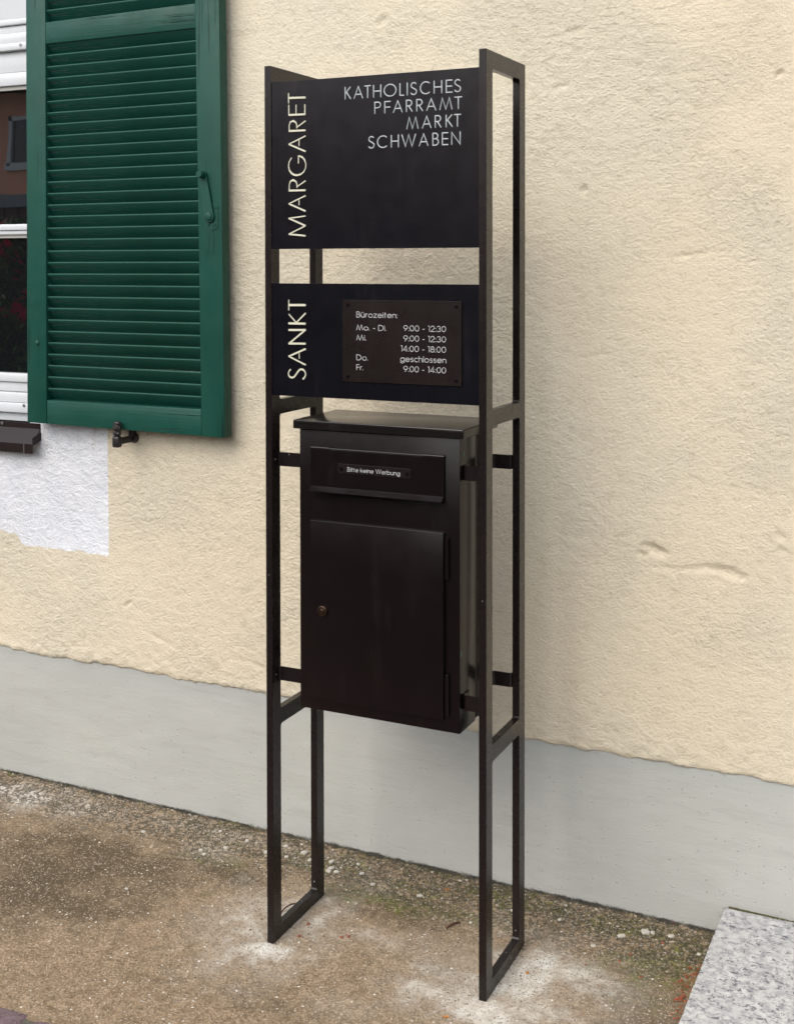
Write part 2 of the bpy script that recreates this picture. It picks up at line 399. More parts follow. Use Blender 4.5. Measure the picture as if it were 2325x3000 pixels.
def gh(x, y):
    near = ((np.abs(x) < 1.6) & (y > -1.1)).astype(float)
    wl = np.clip((y - .25) / .2, 0, 1)
    z = (fbm(x, y, 9, 2, 3) - .5) * .006 + (fbm(x, y, 60, 5, 3) - .5) * (.0025 + .005 * wl)
    return z * near
def gp(x, y): return np.stack([x, y, gh(x, y)], -1)
gme, GX, GY = grid_mesh('ground', xs, ys, gp)
def blob(x, y, cx, cy, rx, ry, s=1., ang=0):
    dx = x - cx; dy = y - cy; c, sn = math.cos(ang), math.sin(ang)
    u = (dx * c + dy * sn) / rx; v = (-dx * sn + dy * c) / ry
    d = np.sqrt(u * u + v * v) + (fbm(x, y, 14, 9, 4) - .5) * 1.1
    return np.clip(1.25 - d, 0, 1) * s
x, y = GX, GY
cem = np.zeros_like(x)
for a in ((-1.0, .37, .30, .09, .7), (-.42, .40, .35, .05, .45), (-.02, .06, .20, .24, .6), (.54, .05, .26, .26, .6), (0.004, .09, .055, .17, 1.0), (.06, .12, .075, .12, .6), (.01, -.02, .10, .06, .95), (-.09, .14, .06, .10, .45), (.19, .125, .11, .05, .5),
          (.52, .10, .045, .19, 1.0), (.575, .12, .075, .15, .95), (.51, -.04, .12, .07, 1.0), (.39, -.01, .09, .045, .75), (.66, .17, .12, .08, .65), (.62, .02, .16, .12, .7),
          (-1.03, .36, .22, .085, .85), (-.85, .35, .14, .05, .6), (-.36, .32, .10, .055, .45), (.09, .33, .10, .05, .35), (.75, .10, .10, .14, .4), (.27, -.14, .10, .05, .25),
          (.48, .17, .04, .07, .8), (-.04, .18, .04, .05, .6)):
    cem = np.maximum(cem, blob(x, y, *a[:4], a[4]))
moss = np.zeros_like(x)
for a in ((.10, .36, .75, .075, .62), (-.30, .27, .16, .06, .6), (.18, .28, .30, .07, .85), (-.24, .335, .25, .07, .5), (-.05, .38, .20, .07, .85), (-.25, .11, .07, .05, .45), (.47, .41, .30, .055, 1.), (.70, .40, .26, .07, 1.),
          (.84, .33, .12, .13, 1.), (.78, .27, .16, .12, .75), (.80, .15, .12, .12, .45), (-.62, .44, .4, .03, .5), (.30, .40, .25, .05, .7), (.42, .30, .10, .06, .6)):
    moss = np.maximum(moss, blob(x, y, *a[:4], a[4]))
moss = np.maximum(moss, np.clip((y - .455 + (fbm(x, y, 20, 4, 3) - .5) * .05) / .012, 0, 1) * .9)
dark = np.zeros_like(x)
for a in ((-.66, .03, .42, .24, 1.1), (-.66, -.02, .32, .15, 1.05), (-.60, .17, .40, .11, 1.0), (-.42, .15, .16, .08, .75), (-.56, -.18, .10, .08, .7), (.40, .06, .10, .05, .5), (-.26, .22, .16, .06, .9), (-.80, .08, .22, .12, .8),
          (.20, .22, .26, .06, .6), (.80, .08, .14, .22, .75), (.72, -.05, .18, .10, .6), (-.15, -.22, .12, .05, .3), (.12, -.20, .16, .06, .45), (.33, .13, .06, .06, .35)):
    dark = np.maximum(dark, blob(x, y, *a[:4], a[4]))
at = gme.attributes.new('mask', 'FLOAT_VECTOR', 'POINT')
at.data.foreach_set('vector', np.stack([cem, moss, dark], -1).astype(np.float32).ravel())
ground = link('ground', gme, GROUND); tag(ground, kind='structure')

# ---------------------------------------------------------------- house: plaster, plinth, window
house = empty('house', (0, 0, 0), 'cream rendered house wall with grey painted plinth and white framed window', 'house')
fx = np.arange(-1.30, 1.26, .0055)
hx = np.concatenate([[-8, -5, -3.5, -2.5, -2.02, -1.8, -1.6, -1.45], fx[fx < -1.052], [-1.05], fx[fx > -1.048], [1.4, 1.8, 2.5, 4, 6]])
hz_ = np.concatenate([[0, .0015, .004, .009], np.arange(.0145, 2.0, .0055), [2.08, 2.5, 3.2, 4.2, 5.8]])       # above the lower edge
def z0(x): return .3675 + .003 * np.sin(x * 2.2 + 4) + (fbm(x, x * 0, 26, 3, 4) - .5) * .013 + (vn(x, x * 0, 6, 8) - .5) * .008 + (fbm(x, x * 0, 95, 61, 3) - .5) * .004
DENTS = [(.752, .858, .028, .012, .009, -.3), (.728, .845, .018, .009, .006, .4), (.79, .818, .035, .007, .0022, 0), (.86, .824, .045, .007, .0035, .05), (.925, .822, .045, .013, .0065, -.2), (.90, .802, .028, .006, .002, -.4),
         (1.034, .914, .018, .008, .005, -.7), (1.036, .882, .011, .010, .004, .2), (.5874, 1.6865, .011, .009, .007, .5), (1.0252, 1.9277, .010, .006, .006, .3),
         (.84, 1.5346, .05, .004, .003, .15), (-.7333, .5572, .018, .006, .005, .7), (.5612, 2.0591, .03, .008, .004, .3), (.06, 2.125, .018, .012, .004, .5), (.528, 1.93, .02, .007, .004, .2), (.30, .62, .02, .006, .003, .4),
         (-.62, .47, .05, .006, .003, -.3), (-.30, .44, .04, .006, .003, -.2), (.62, 1.30, .04, .005, .002, .2)]
def wall_pos(X_, V):
    z = z0(X_) + V
    lo = np.clip(V / .012, 0, 1); lo = np.sqrt(np.clip(1 - (1 - lo) ** 2, 0, 1))
    y = .4735 - .0085 * lo
    near = ((X_ > -1.35) & (X_ < 1.3)).astype(float)
    rel = (fbm(X_, z, 3.0, 1, 3) - .5) * .006 + (fbm(X_ * 1.05 + z * .35, z * 1.15, 40, 6, 3) - .5) * .0020 * np.clip(.35 + 1.3 * (vn(X_, z, 3.1, 12) - .25), .25, 1.3)
    rel = rel + np.exp(-V / .06) * (fbm(X_, z * 1.8, 35, 14, 3) - .5) * .008
    for cx, cz, rx, rz, dp, an in DENTS:
        dx = X_ - cx; dz = z - cz; c, s = math.cos(an), math.sin(an)
        u = (dx * c + dz * s) / rx; v = (-dx * s + dz * c) / rz
        d = np.sqrt(u * u + v * v) + (fbm(X_, z, 90, 21, 3) - .5) * 1.0
        rel = rel - 0.0 + 0.0 * d
        y = y + dp * np.clip((1.15 - d) / .55, 0, 1) ** .8
    y = y + rel * near * lo
    return np.stack([X_, y, z], -1)
wme, _, _ = grid_mesh('plaster_wall', hx, hz_, wall_pos, skip=lambda u, v: (u < -1.05) & (u > -2.02) & (v + .3675 > 1.03) & (v + .3675 < 2.46))
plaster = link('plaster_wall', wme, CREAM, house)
bm = bmesh.new()                                         # reveals of the window opening, body of the house
for (x0, x1, za, zb) in ((-1.056, -1.047, 1.03, 2.47), (-2.024, -2.0, 1.03, 2.47)): add_box(bm, x0, x1, .468, .62, za, zb)
add_box(bm, -2.0, -1.056, .468, .62, 2.452, 2.47); add_box(bm, -2.0, -1.056, .468, .62, 1.02, 1.034)
obj('window_reveal', bm, simple('reveal_white', (.62, .63, .62), .8), house)
bm = bmesh.new(); add_box(bm, -8, 6, .62, 9, -.05, 5.9); add_box(bm, 1.6, 6, .482, .62, -.05, 5.9); add_box(bm, -8, -2.02, .482, .62, -.05, 5.9)
obj('house_core', bm, simple('masonry_core', (.4, .36, .3), .9), house)
px_ = np.concatenate([[-8, -4, -2.4, -1.6], np.arange(-1.35, 1.4, .012), [1.6, 2.4, 4, 6]])
pz_ = np.arange(-.05, .41, .012)
pme, _, _ = grid_mesh('plinth', px_, pz_, lambda u, v: np.stack([u, .4725 + (fbm(u, v, 3.5, 31, 3) - .5) * .006 + (fbm(u * .6, v * 2, 22, 33, 3) - .5) * .0022, v], -1))
link('plinth', pme, PLINTH, house)
# roof far above, out of frame but part of the house
bm = bmesh.new(); add_prism_x(bm, [(-.35, 5.75), (-.35, 5.9), (4.8, 9.2), (9.9, 5.9), (9.9, 5.75)], -8.4, 6.4); obj('roof', bm, ROOFM, house)
# window
bm = bmesh.new()
bmf = bmesh.new(); add_box(bmf, -2.0, -1.056, .5315, .560, 1.034, 2.452)
win = obj('window', bmf, simple('dark_room', (.02, .018, .016), .9), house)
for x0, x1 in ((-1.092, -1.056), (-2.0, -1.962)): obj('frame_stile', box_bm(x0, x1, .474, .53, 1.034, 2.452, .002), WHITE_AL, win)
bm = bmesh.new()
RAILS = [(2.2195, 2.236, .477), (2.1965, 2.2185, .487), (2.1645, 2.1945, .4755), (2.1435, 2.1640, .469), (2.0815, 2.1430, .488), (2.0420, 2.0795, .4815),
         (1.6150, 1.6330, .477), (1.6025, 1.6140, .483), (1.1665, 1.1905, .477), (1.1375, 1.1655, .486), (1.1060, 1.1345, .4765), (1.0770, 1.1050, .469), (1.0500, 1.0760, .486), (2.40, 2.452, .475)]
for za, zb, y0 in RAILS: obj('frame_rail', box_bm(-1.962, -1.092, y0, .53, za, zb, .0025), WHITE_AL, win, True)
for za, zb in ((1.5925, 1.6030), (2.0300, 2.0425), (2.0790, 2.0820), (1.1343, 1.1377), (2.1940, 2.1970), (2.2180, 2.2200)): obj('seal', box_bm(-1.962, -1.092, .4905, .531, za, zb), GREY_SEAL, win)
for za, zb in ((2.236, 2.40), (1.633, 2.030), (1.1905, 1.5925)): obj('pane', box_bm(-1.962, -1.092, .499, .505, za, zb), GLASS, win)
def screw_mesh(r, h):
    bm = bmesh.new()
    for s in (-1, 1):
        pts = [(s * r * .16 + 0, -r * .95 if True else 0)]
        n = 8; prof = []
        a0 = math.asin(.16)
        for k in range(n + 1):
            a = -math.pi / 2 + a0 + (math.pi - 2 * a0) * k / n
            prof.append((s * r * math.cos(a), r * math.sin(a)))
        A = [bm.verts.new((x, -h, z)) for x, z in [(p[0] * .82 + s * r * .03, p[1] * .82) for p in prof]]
        B = [bm.verts.new((x, 0, z)) for x, z in prof]
        for k in range(n): bm.faces.new((A[k], A[k + 1], B[k + 1], B[k]))
        bm.faces.new((A[n], A[0], B[0], B[n])); bm.faces.new(A)
    add_cyl(bm, (0, -h * .35, 0), (0, .0005, 0), r * .9, 12)
    bmesh.ops.recalc_face_normals(bm, faces=bm.faces)
    me = bpy.data.meshes.new('screw'); bm.to_mesh(me); bm.free(); return me
SCR = screw_mesh(.0042, .0022); SCR.materials.append(BOXM)
SCRW = screw_mesh(.0050, .0025); SCRW.materials.append(STEEL)
SCRG = screw_mesh(.0040, .0018); SCRG.materials.append(GREEN_Z)
def screw(parent, x, y, z, me=SCR, rot=0, name='screw', axis=None):
    o = bpy.data.objects.new(name, me); C.objects.link(o); o.parent = parent
    o.location = Vector((x, y, z)) - wloc(parent); o.rotation_euler = (0, rot, 0) if axis is None else axis
    return o
screw(win, -1.1125, .469, 2.156, SCRW, .6); screw(win, -1.1085, .469, 1.099, SCRW, .3)
# sill with front lip and upturned end
bm = bmesh.new()
prof = [(.462, 1.050), (.462, 1.034), (.4295, .9935), (.4295, .9665), (.4312, .9665), (.4312, .9925), (.4645, 1.0325), (.4645, 1.050)]
add_prism_x(bm, prof, -2.06, -1.043)
sill = obj('window_sill', bm, SILLM, house)
bm = bmesh.new(); add_prism_x(bm, [(.4285, .9900), (.4285, 1.0125), (.470, 1.0265), (.470, 1.0020)], -1.0428, -1.0412); obj('end_cap', bm, SILLM, sill)
bm = bmesh.new(); add_box(bm, -1.0760, -1.0735, .4286, .4294, .9660, .9930); obj('sill_joint', bm, simple('sill_seam', (.09, .08, .075), .5), sill)
screw(sill, -1.186, .4618, 1.044, SCRW, 1.0)

# moss and dirt line along the foot of the wall
def blade_mesh(name, n, fn):
    V = []; F = []
    for k in range(n):
        pts = fn(k)
        i = len(V); V += pts; F.append(tuple(range(i, i + len(pts))))
    me = bpy.data.meshes.new(name); me.from_pydata(V, [], F); return me
def tuft(k):
    x = random.uniform(-1.35, 1.15)
    if x > .90: x = random.uniform(-1.35, .90)
    zz = 0; yb = .4695
    dens = float(fbm(np.array([x]), np.array([0.]), 30, 44, 3)[0])
    h = random.uniform(.001, .0045) * (0.15 + 2.6 * max(0, dens - .36)); 
    yy = yb - abs(random.gauss(0, .004)); z = zz + random.uniform(-.001, .005) * (yy > .463)
    a = random.uniform(0, 6.28); s = random.uniform(.0008, .0022); lean = random.uniform(-.5, .5) * h
    return [(x - s * math.cos(a), yy - s * math.sin(a) * .5, z), (x + s * math.cos(a), yy + s * math.sin(a) * .5, z), (x + lean, yy - abs(lean) * .5, z + h)]
o = link('moss_fringe', blade_mesh('moss_fringe', 15000, tuft), SOILM); tag(o, kind='stuff')
def tuft2(k):
    if k % 5 == 0:
        x = .925 + abs(random.gauss(0, .08)); h = random.uniform(.001, .004) * max(.2, 1 - (x - .93) * 3); yy = .4640 - abs(random.gauss(0, .002))
        return [(x - .0012, yy, .0665), (x + .0012, yy, .0665), (x + random.uniform(-.001, .001), yy, .0665 + h)]
    while True:
        x = random.uniform(-.5, .91); y = random.uniform(.2, .468)
        if random.random() < float(np.interp(y, [.2, .4, .468], [.06, .3, .8])) and vn(x, y, 14, 50) > .5: break
    h = random.uniform(.001, .0035); a = random.uniform(0, 6.28); s = random.uniform(.0008, .0018)
    z = float(gh(np.array(x), np.array(y)))
    return [(x - s * math.cos(a), y - s * math.sin(a), z), (x + s * math.cos(a), y + s * math.sin(a), z), (x + random.uniform(-.5, .5) * h, y + random.uniform(-.5, .5) * h, z + h)]
o = link('moss', blade_mesh('moss', 9000, tuft2), MOSSM); tag(o, kind='stuff')

# ---------------------------------------------------------------- granite step and paving setts
bm = bmesh.new(); add_box(bm, .916, 2.3, -1.0, .4645, -.02, .0665)
bmesh.ops.bevel(bm, geom=bm.edges[:], offset=.003, segments=2, profile=.5, affect='EDGES')
bmesh.ops.subdivide_edges(bm, edges=[e for e in bm.edges if e.calc_length() > .5], cuts=150, use_grid_fill=True)
for v in bm.verts:
    if v.co.z > .05 and (v.co.x < .93): v.co.x += (float(vn(v.co.y, 0, 90, 3)) - .5) * .0022; v.co.z -= float(vn(v.co.y, 3, 60, 5)) * .0012
step = obj('granite_step', bm, GRANITE, None, True); tag(step, 'speckled light grey granite step slab lying against the plinth', 'step')
bed = obj('cobble_paving', box_bm(-3.0, 1.5, -1.35, -.452, -.03, .0012), SOILM); tag(bed, kind='structure')
def sett(x0, x1, y0, y1, rot, name='sett'):
    bm = bmesh.new(); cx, cy = (x0 + x1) / 2, (y0 + y1) / 2; hx, hy = (x1 - x0) / 2, (y1 - y0) / 2
    nx, ny = 7, 5; g = {}
    for i in range(nx):
        for j in range(ny):
            u = -1 + 2 * i / (nx - 1); v = -1 + 2 * j / (ny - 1)
            edge = max(abs(u), abs(v)); z = .008 - .007 * max(0, edge - .75) / .25 + random.uniform(-.001, .001)
            k = 1 - .06 * (abs(u * v) ** 3)
            px, py = u * hx * k + random.uniform(-.0015, .0015), v * hy * k + random.uniform(-.0015, .0015)
            c, s = math.cos(rot), math.sin(rot)
            g[i, j] = bm.verts.new((cx + px * c - py * s, cy + px * s + py * c, z))
    for i in range(nx - 1):
        for j in range(ny - 1): bm.faces.new((g[i, j], g[i + 1, j], g[i + 1, j + 1], g[i, j + 1]))
    rim = [g[i, 0] for i in range(nx)] + [g[nx - 1, j] for j in range(1, ny)] + [g[i, ny - 1] for i in range(nx - 2, -1, -1)] + [g[0, j] for j in range(ny - 2, 0, -1)]
    low = [bm.verts.new((v.co.x, v.co.y, -.025)) for v in rim]
    for k in range(len(rim)): bm.faces.new((rim[k], low[k], low[(k + 1) % len(rim)], rim[(k + 1) % len(rim)]))
    return obj(name, bm, SETT, bed, True)
sett(-.436, -.287, -.545, -.442, .11); sett(-.266, -.125, -.545, -.437, .09)
for r in range(3):
    x = -1.25 + r * .06; y1 = -.443 - r * .112
    while x < .9:
        wd = random.uniform(.12, .17)
        if not (r == 0 and x + wd > -.45 and x < -.11): sett(x, x + wd, y1 - .100, y1, random.uniform(-.03, .03))
        elif r == 0 and x < -.45: pass
        x += wd + .016

# ---------------------------------------------------------------- sign stand
FW, FD, T, B_, HH = .5216, .2371, .01644, .0358, 1.95
stand = empty('sign_stand', (.26, .12, 0), 'tall dark metal sign stand with two side frames and lettered panels', 'sign stand')
def frame_mesh():
    cu = bpy.data.curves.new('frame', 'CURVE'); cu.dimensions = '2D'; cu.fill_mode = 'BOTH'
    def rect(y0, y1, za, zb, r):
        pts = []
        for cx, cy, a0 in ((y1 - r, zb - r, 0), (y0 + r, zb - r, 90), (y0 + r, za + r, 180), (y1 - r, za + r, 270)):
            if r < .001: pts.append((cx, cy)); continue
            for k in range(6): a = R(a0 + 90 * k / 5); pts.append((cx + r * math.cos(a), cy + r * math.sin(a)))
        s = cu.splines.new('POLY'); s.points.add(len(pts) - 1)
        for p, q in zip(s.points, pts): p.co = (q[0], q[1], 0, 1)
        s.use_cyclic_u = True
    rect(0, FD, -.004, HH, .0002)
    for za, zb in ((.0285, .4830), (.5180, 1.1795), (1.2125, HH - .0365)): rect(B_, FD - B_, za, zb, .0065)
    bv = .0009
    cu.extrude = T / 2 - bv; cu.bevel_depth = bv; cu.offset = -bv; cu.bevel_resolution = 1
    o = bpy.data.objects.new('tmp', cu); C.objects.link(o)
    dg = bpy.context.evaluated_depsgraph_get(); me = bpy.data.meshes.new_from_object(o.evaluated_get(dg))
    bpy.data.objects.remove(o); me.name = 'side_frame'
    co = np.zeros(len(me.vertices) * 3); me.vertices.foreach_get('co', co); co = co.reshape(-1, 3)
    me.vertices.foreach_set('co', np.stack([co[:, 2], co[:, 0], co[:, 1]], -1).ravel()); me.update()
    me.materials.clear(); me.materials.append(METAL)
    for p in me.polygons: p.use_smooth = False
    return me
fm = frame_mesh()
for cx in (T / 2, FW - T / 2):
    o = bpy.data.objects.new('side_frame', fm); C.objects.link(o); o.parent = stand; o.location = Vector((cx, 0, 0)) - wloc(stand)
upper = obj('upper_panel', box_bm(T + .0004, FW - T - .0004, .0028, .0068, 1.5472, 1.9134, .0004, 1), PANEL, stand)
lower = obj('lower_panel', box_bm(T + .0004, FW - T - .0004, .0028, .0068, 1.2249, 1.4721, .0004, 1), PANEL, stand)

BIG = [('M',[[(0.102,1.5758,0.0036),(0.0604,1.5797,0.0036)],[(0.0604,1.5797,0.00255),(0.1021,1.5974,0.00255)],[(0.1021,1.5974,0.00345),(0.0605,1.6143,0.00345)],[(0.0605,1.6143,0.00255),(0.1022,1.6186,0.00255)]]),('A',[[(0.1022,1.6292,0.0036),(0.0606,1.6461,0.0033)],[(0.0606,1.6461,0.00225),(0.1023,1.6627,0.0027)],[(0.0863,1.6547,0.0018),(0.0863,1.6425,0.0018)]]),('R',[[(0.0607,1.6748,0.00405),(0.1023,1.6746,0.00405)],[(0.0618,1.6763,0.0018),(0.062,1.6865,0.0018),(0.0646,1.6947,0.0027),(0.0715,1.6975,0.0042),(0.0784,1.6943,0.0027),(0.0811,1.6882,0.0018),(0.0811,1.68,0.0018)],[(0.0811,1.6827,0.00225),(0.1024,1.695,0.00255)]]),('G',[[(0.0679,1.7462,0.0024),(0.0618,1.7374,0.00195),(0.0602,1.7285,0.00195),(0.0621,1.7195,0.0027),(0.0673,1.7126,0.0036),(0.0741,1.7087,0.0042),(0.081,1.7078,0.0042),(0.0905,1.7093,0.0033),(0.0982,1.7145,0.00225),(0.1028,1.7226,0.0018),(0.1035,1.7315,0.0018),(0.1003,1.7405,0.0024),(0.094,1.7467,0.0036),(0.0863,1.7497,0.003)],[(0.0851,1.7506,0.00195),(0.0851,1.7332,0.00195)]]),('A',[[(0.1026,1.7586,0.0036),(0.0611,1.776,0.0033)],[(0.0611,1.776,0.00225),(0.1027,1.792,0.0027)],[(0.0868,1.7846,0.0018),(0.0867,1.7711,0.0018)]]),('R',[[(0.0612,1.8048,0.00405),(0.1027,1.8044,0.00405)],[(0.0621,1.8063,0.0018),(0.0623,1.8168,0.0018),(0.0651,1.8241,0.0027),(0.0723,1.8264,0.0042),(0.0785,1.8227,0.0027),(0.081,1.8173,0.0018),(0.081,1.8091,0.0018)],[(0.081,1.8117,0.00225),(0.1028,1.8246,0.00255)]]),('E',[[(0.061,1.8396,0.00405),(0.1028,1.8391,0.00405)],[(0.0614,1.8617,0.0021),(0.0613,1.8392,0.0021)],[(0.0796,1.8609,0.0018),(0.0796,1.8395,0.0018)],[(0.1015,1.8606,0.00225),(0.1015,1.8379,0.00225)]]),('T',[[(0.0611,1.8766,0.0042),(0.1029,1.8754,0.0042)],[(0.0609,1.8871,0.0021),(0.0609,1.8651,0.0021)]]),('S',[[(0.0638,1.2836,0.00313),(0.0599,1.2795,0.00239),(0.0581,1.2746,0.00202),(0.0592,1.27,0.00239),(0.0627,1.2664,0.00331),(0.068,1.2655,0.00386),(0.0733,1.268,0.0035),(0.0786,1.2744,0.00331),(0.0839,1.2815,0.00368),(0.0882,1.2845,0.00405),(0.0934,1.2848,0.00368),(0.0987,1.2812,0.00258),(0.1013,1.2762,0.00202),(0.101,1.2716,0.00239),(0.0983,1.2669,0.00313),(0.0944,1.2632,0.00386)]]),('A',[[(0.1015,1.3295,0.00386),(0.0591,1.3121,0.0035)],[(0.0591,1.3121,0.00258),(0.1014,1.2946,0.00294)],[(0.0856,1.32,0.00166),(0.0856,1.3079,0.00166)]]),('N',[[(0.059,1.3699,0.00442),(0.1016,1.3709,0.00442)],[(0.1016,1.3712,0.0035),(0.0592,1.3396,0.0035)],[(0.0592,1.3402,0.00442),(0.1015,1.341,0.00442)]]),('K',[[(0.059,1.3845,0.00478),(0.1016,1.3846,0.00478)],[(0.0594,1.4051,0.00184),(0.0779,1.3865,0.00202)],[(0.1017,1.4074,0.00313),(0.0785,1.3865,0.00276)]]),('T',[[(0.0595,1.4246,0.00497),(0.1018,1.425,0.00497)],[(0.0598,1.4365,0.00184),(0.0597,1.4131,0.00184)]])]
ROWS = [('KATHOLISCHES',1.8653,1.8922,[(0.198,0.2128),(0.2193,0.2414),(0.2448,0.26),(0.2654,0.2843),(0.2902,0.3197),(0.3269,0.3373),(0.3446,0.3446),(0.3514,0.3669),(0.3734,0.3956),(0.4046,0.4235),(0.4316,0.4467),(0.4498,0.4653)]),('PFARRAMT',1.8308,1.8565,[(0.2684,0.2836),(0.2917,0.3063),(0.3118,0.3337),(0.3417,0.3566),(0.3653,0.3801),(0.3879,0.4099),(0.4173,0.4461),(0.4508,0.4676)]),('MARKT',1.7948,1.8209,[(0.3426,0.3701),(0.3781,0.3992),(0.407,0.4216),(0.4314,0.4466),(0.4494,0.4653)]),('SCHWABEN',1.7582,1.7849,[(0.2533,0.2686),(0.2746,0.2974),(0.3068,0.325),(0.3313,0.3643),(0.371,0.3925),(0.4016,0.4159),(0.4229,0.4372),(0.4438,0.4642)])]


def ribbon(bm, pts, y, depth=.004, cap=0.0):
    """pts (x, z, width); flat raised stroke with mitred joins"""
    P = [Vector((p[0], p[1])) for p in pts]; w = [p[2] / 2 for p in pts]; n = len(P)
    Lp = []; Rp = []
    for i in range(n):
        d0 = (P[i] - P[i - 1]).normalized() if i > 0 else None
        d1 = (P[i + 1] - P[i]).normalized() if i < n - 1 else None
        if d0 is None: d0 = d1
        if d1 is None: d1 = d0
        t = (d0 + d1)
        t = t.normalized() if t.length > .2 else d0
        nn = Vector((-t.y, t.x)); c = max(.45, nn.dot(Vector((-d0.y, d0.x))))
        p = P[i].copy()
        if i == 0: p -= t * cap
        if i == n - 1: p += t * cap
        Lp.append(p + nn * w[i] / c); Rp.append(p - nn * w[i] / c)
    A = [bm.verts.new((p.x, y, p.y)) for p in Lp]; B = [bm.verts.new((p.x, y, p.y)) for p in Rp]
    A2 = [bm.verts.new((p.x, y + depth, p.y)) for p in Lp]; B2 = [bm.verts.new((p.x, y + depth, p.y)) for p in Rp]
    for i in range(n - 1):
        bm.faces.new((A[i], A[i + 1], B[i + 1], B[i])); bm.faces.new((A[i], A2[i], A2[i + 1], A[i + 1])); bm.faces.new((B[i], B[i + 1], B2[i + 1], B2[i]))
    for k in (0, n - 1): bm.faces.new((A[k], B[k], B2[k], A2[k]))
def groove(bm, pts, y, w, h):
    """round-topped stroke (filled engraving)"""
    P = [Vector(p[:2]) for p in pts]; n = len(P); rings = []
    for i in range(n):
        d0 = (P[i] - P[i - 1]).normalized() if i > 0 else None
        d1 = (P[i + 1] - P[i]).normalized() if i < n - 1 else None
        if d0 is None: d0 = d1
        if d1 is None: d1 = d0
        t = (d0 + d1); t = t.normalized() if t.length > .2 else d0
        nn = Vector((-t.y, t.x)); c = max(.5, nn.dot(Vector((-d0.y, d0.x))))
        ends = [(P[i], 1)]
        if i == 0: ends = [(P[i] - t * w * .45, .45), (P[i] - t * w * .2, .85), (P[i], 1)]
        if i == n - 1: ends = [(P[i], 1), (P[i] + t * w * .2, .85), (P[i] + t * w * .45, .45)]
        if n == 2 and False: pass
        for p, k in ends:
            ring = []
            for s, hh in ((-1, 0), (-.6, .75), (0, 1), (.6, .75), (1, 0)):
                q = p + nn * (s * w / 2 * k / c); ring.append(bm.verts.new((q.x, y - h * hh * k + .0001, q.y)))
            rings.append(ring)
    for a, b in zip(rings, rings[1:]):
        for k in range(4): bm.faces.new((a[k], a[k + 1], b[k + 1], b[k]))
for i, (c, strokes) in enumerate(BIG):
    bm = bmesh.new(); par = upper if i < 8 else lower
    for k, s in enumerate(strokes): ribbon(bm, s, .0006 - k * .00012)
    bmesh.ops.recalc_face_normals(bm, faces=bm.faces)
    obj('letter', bm, LET_W, par)

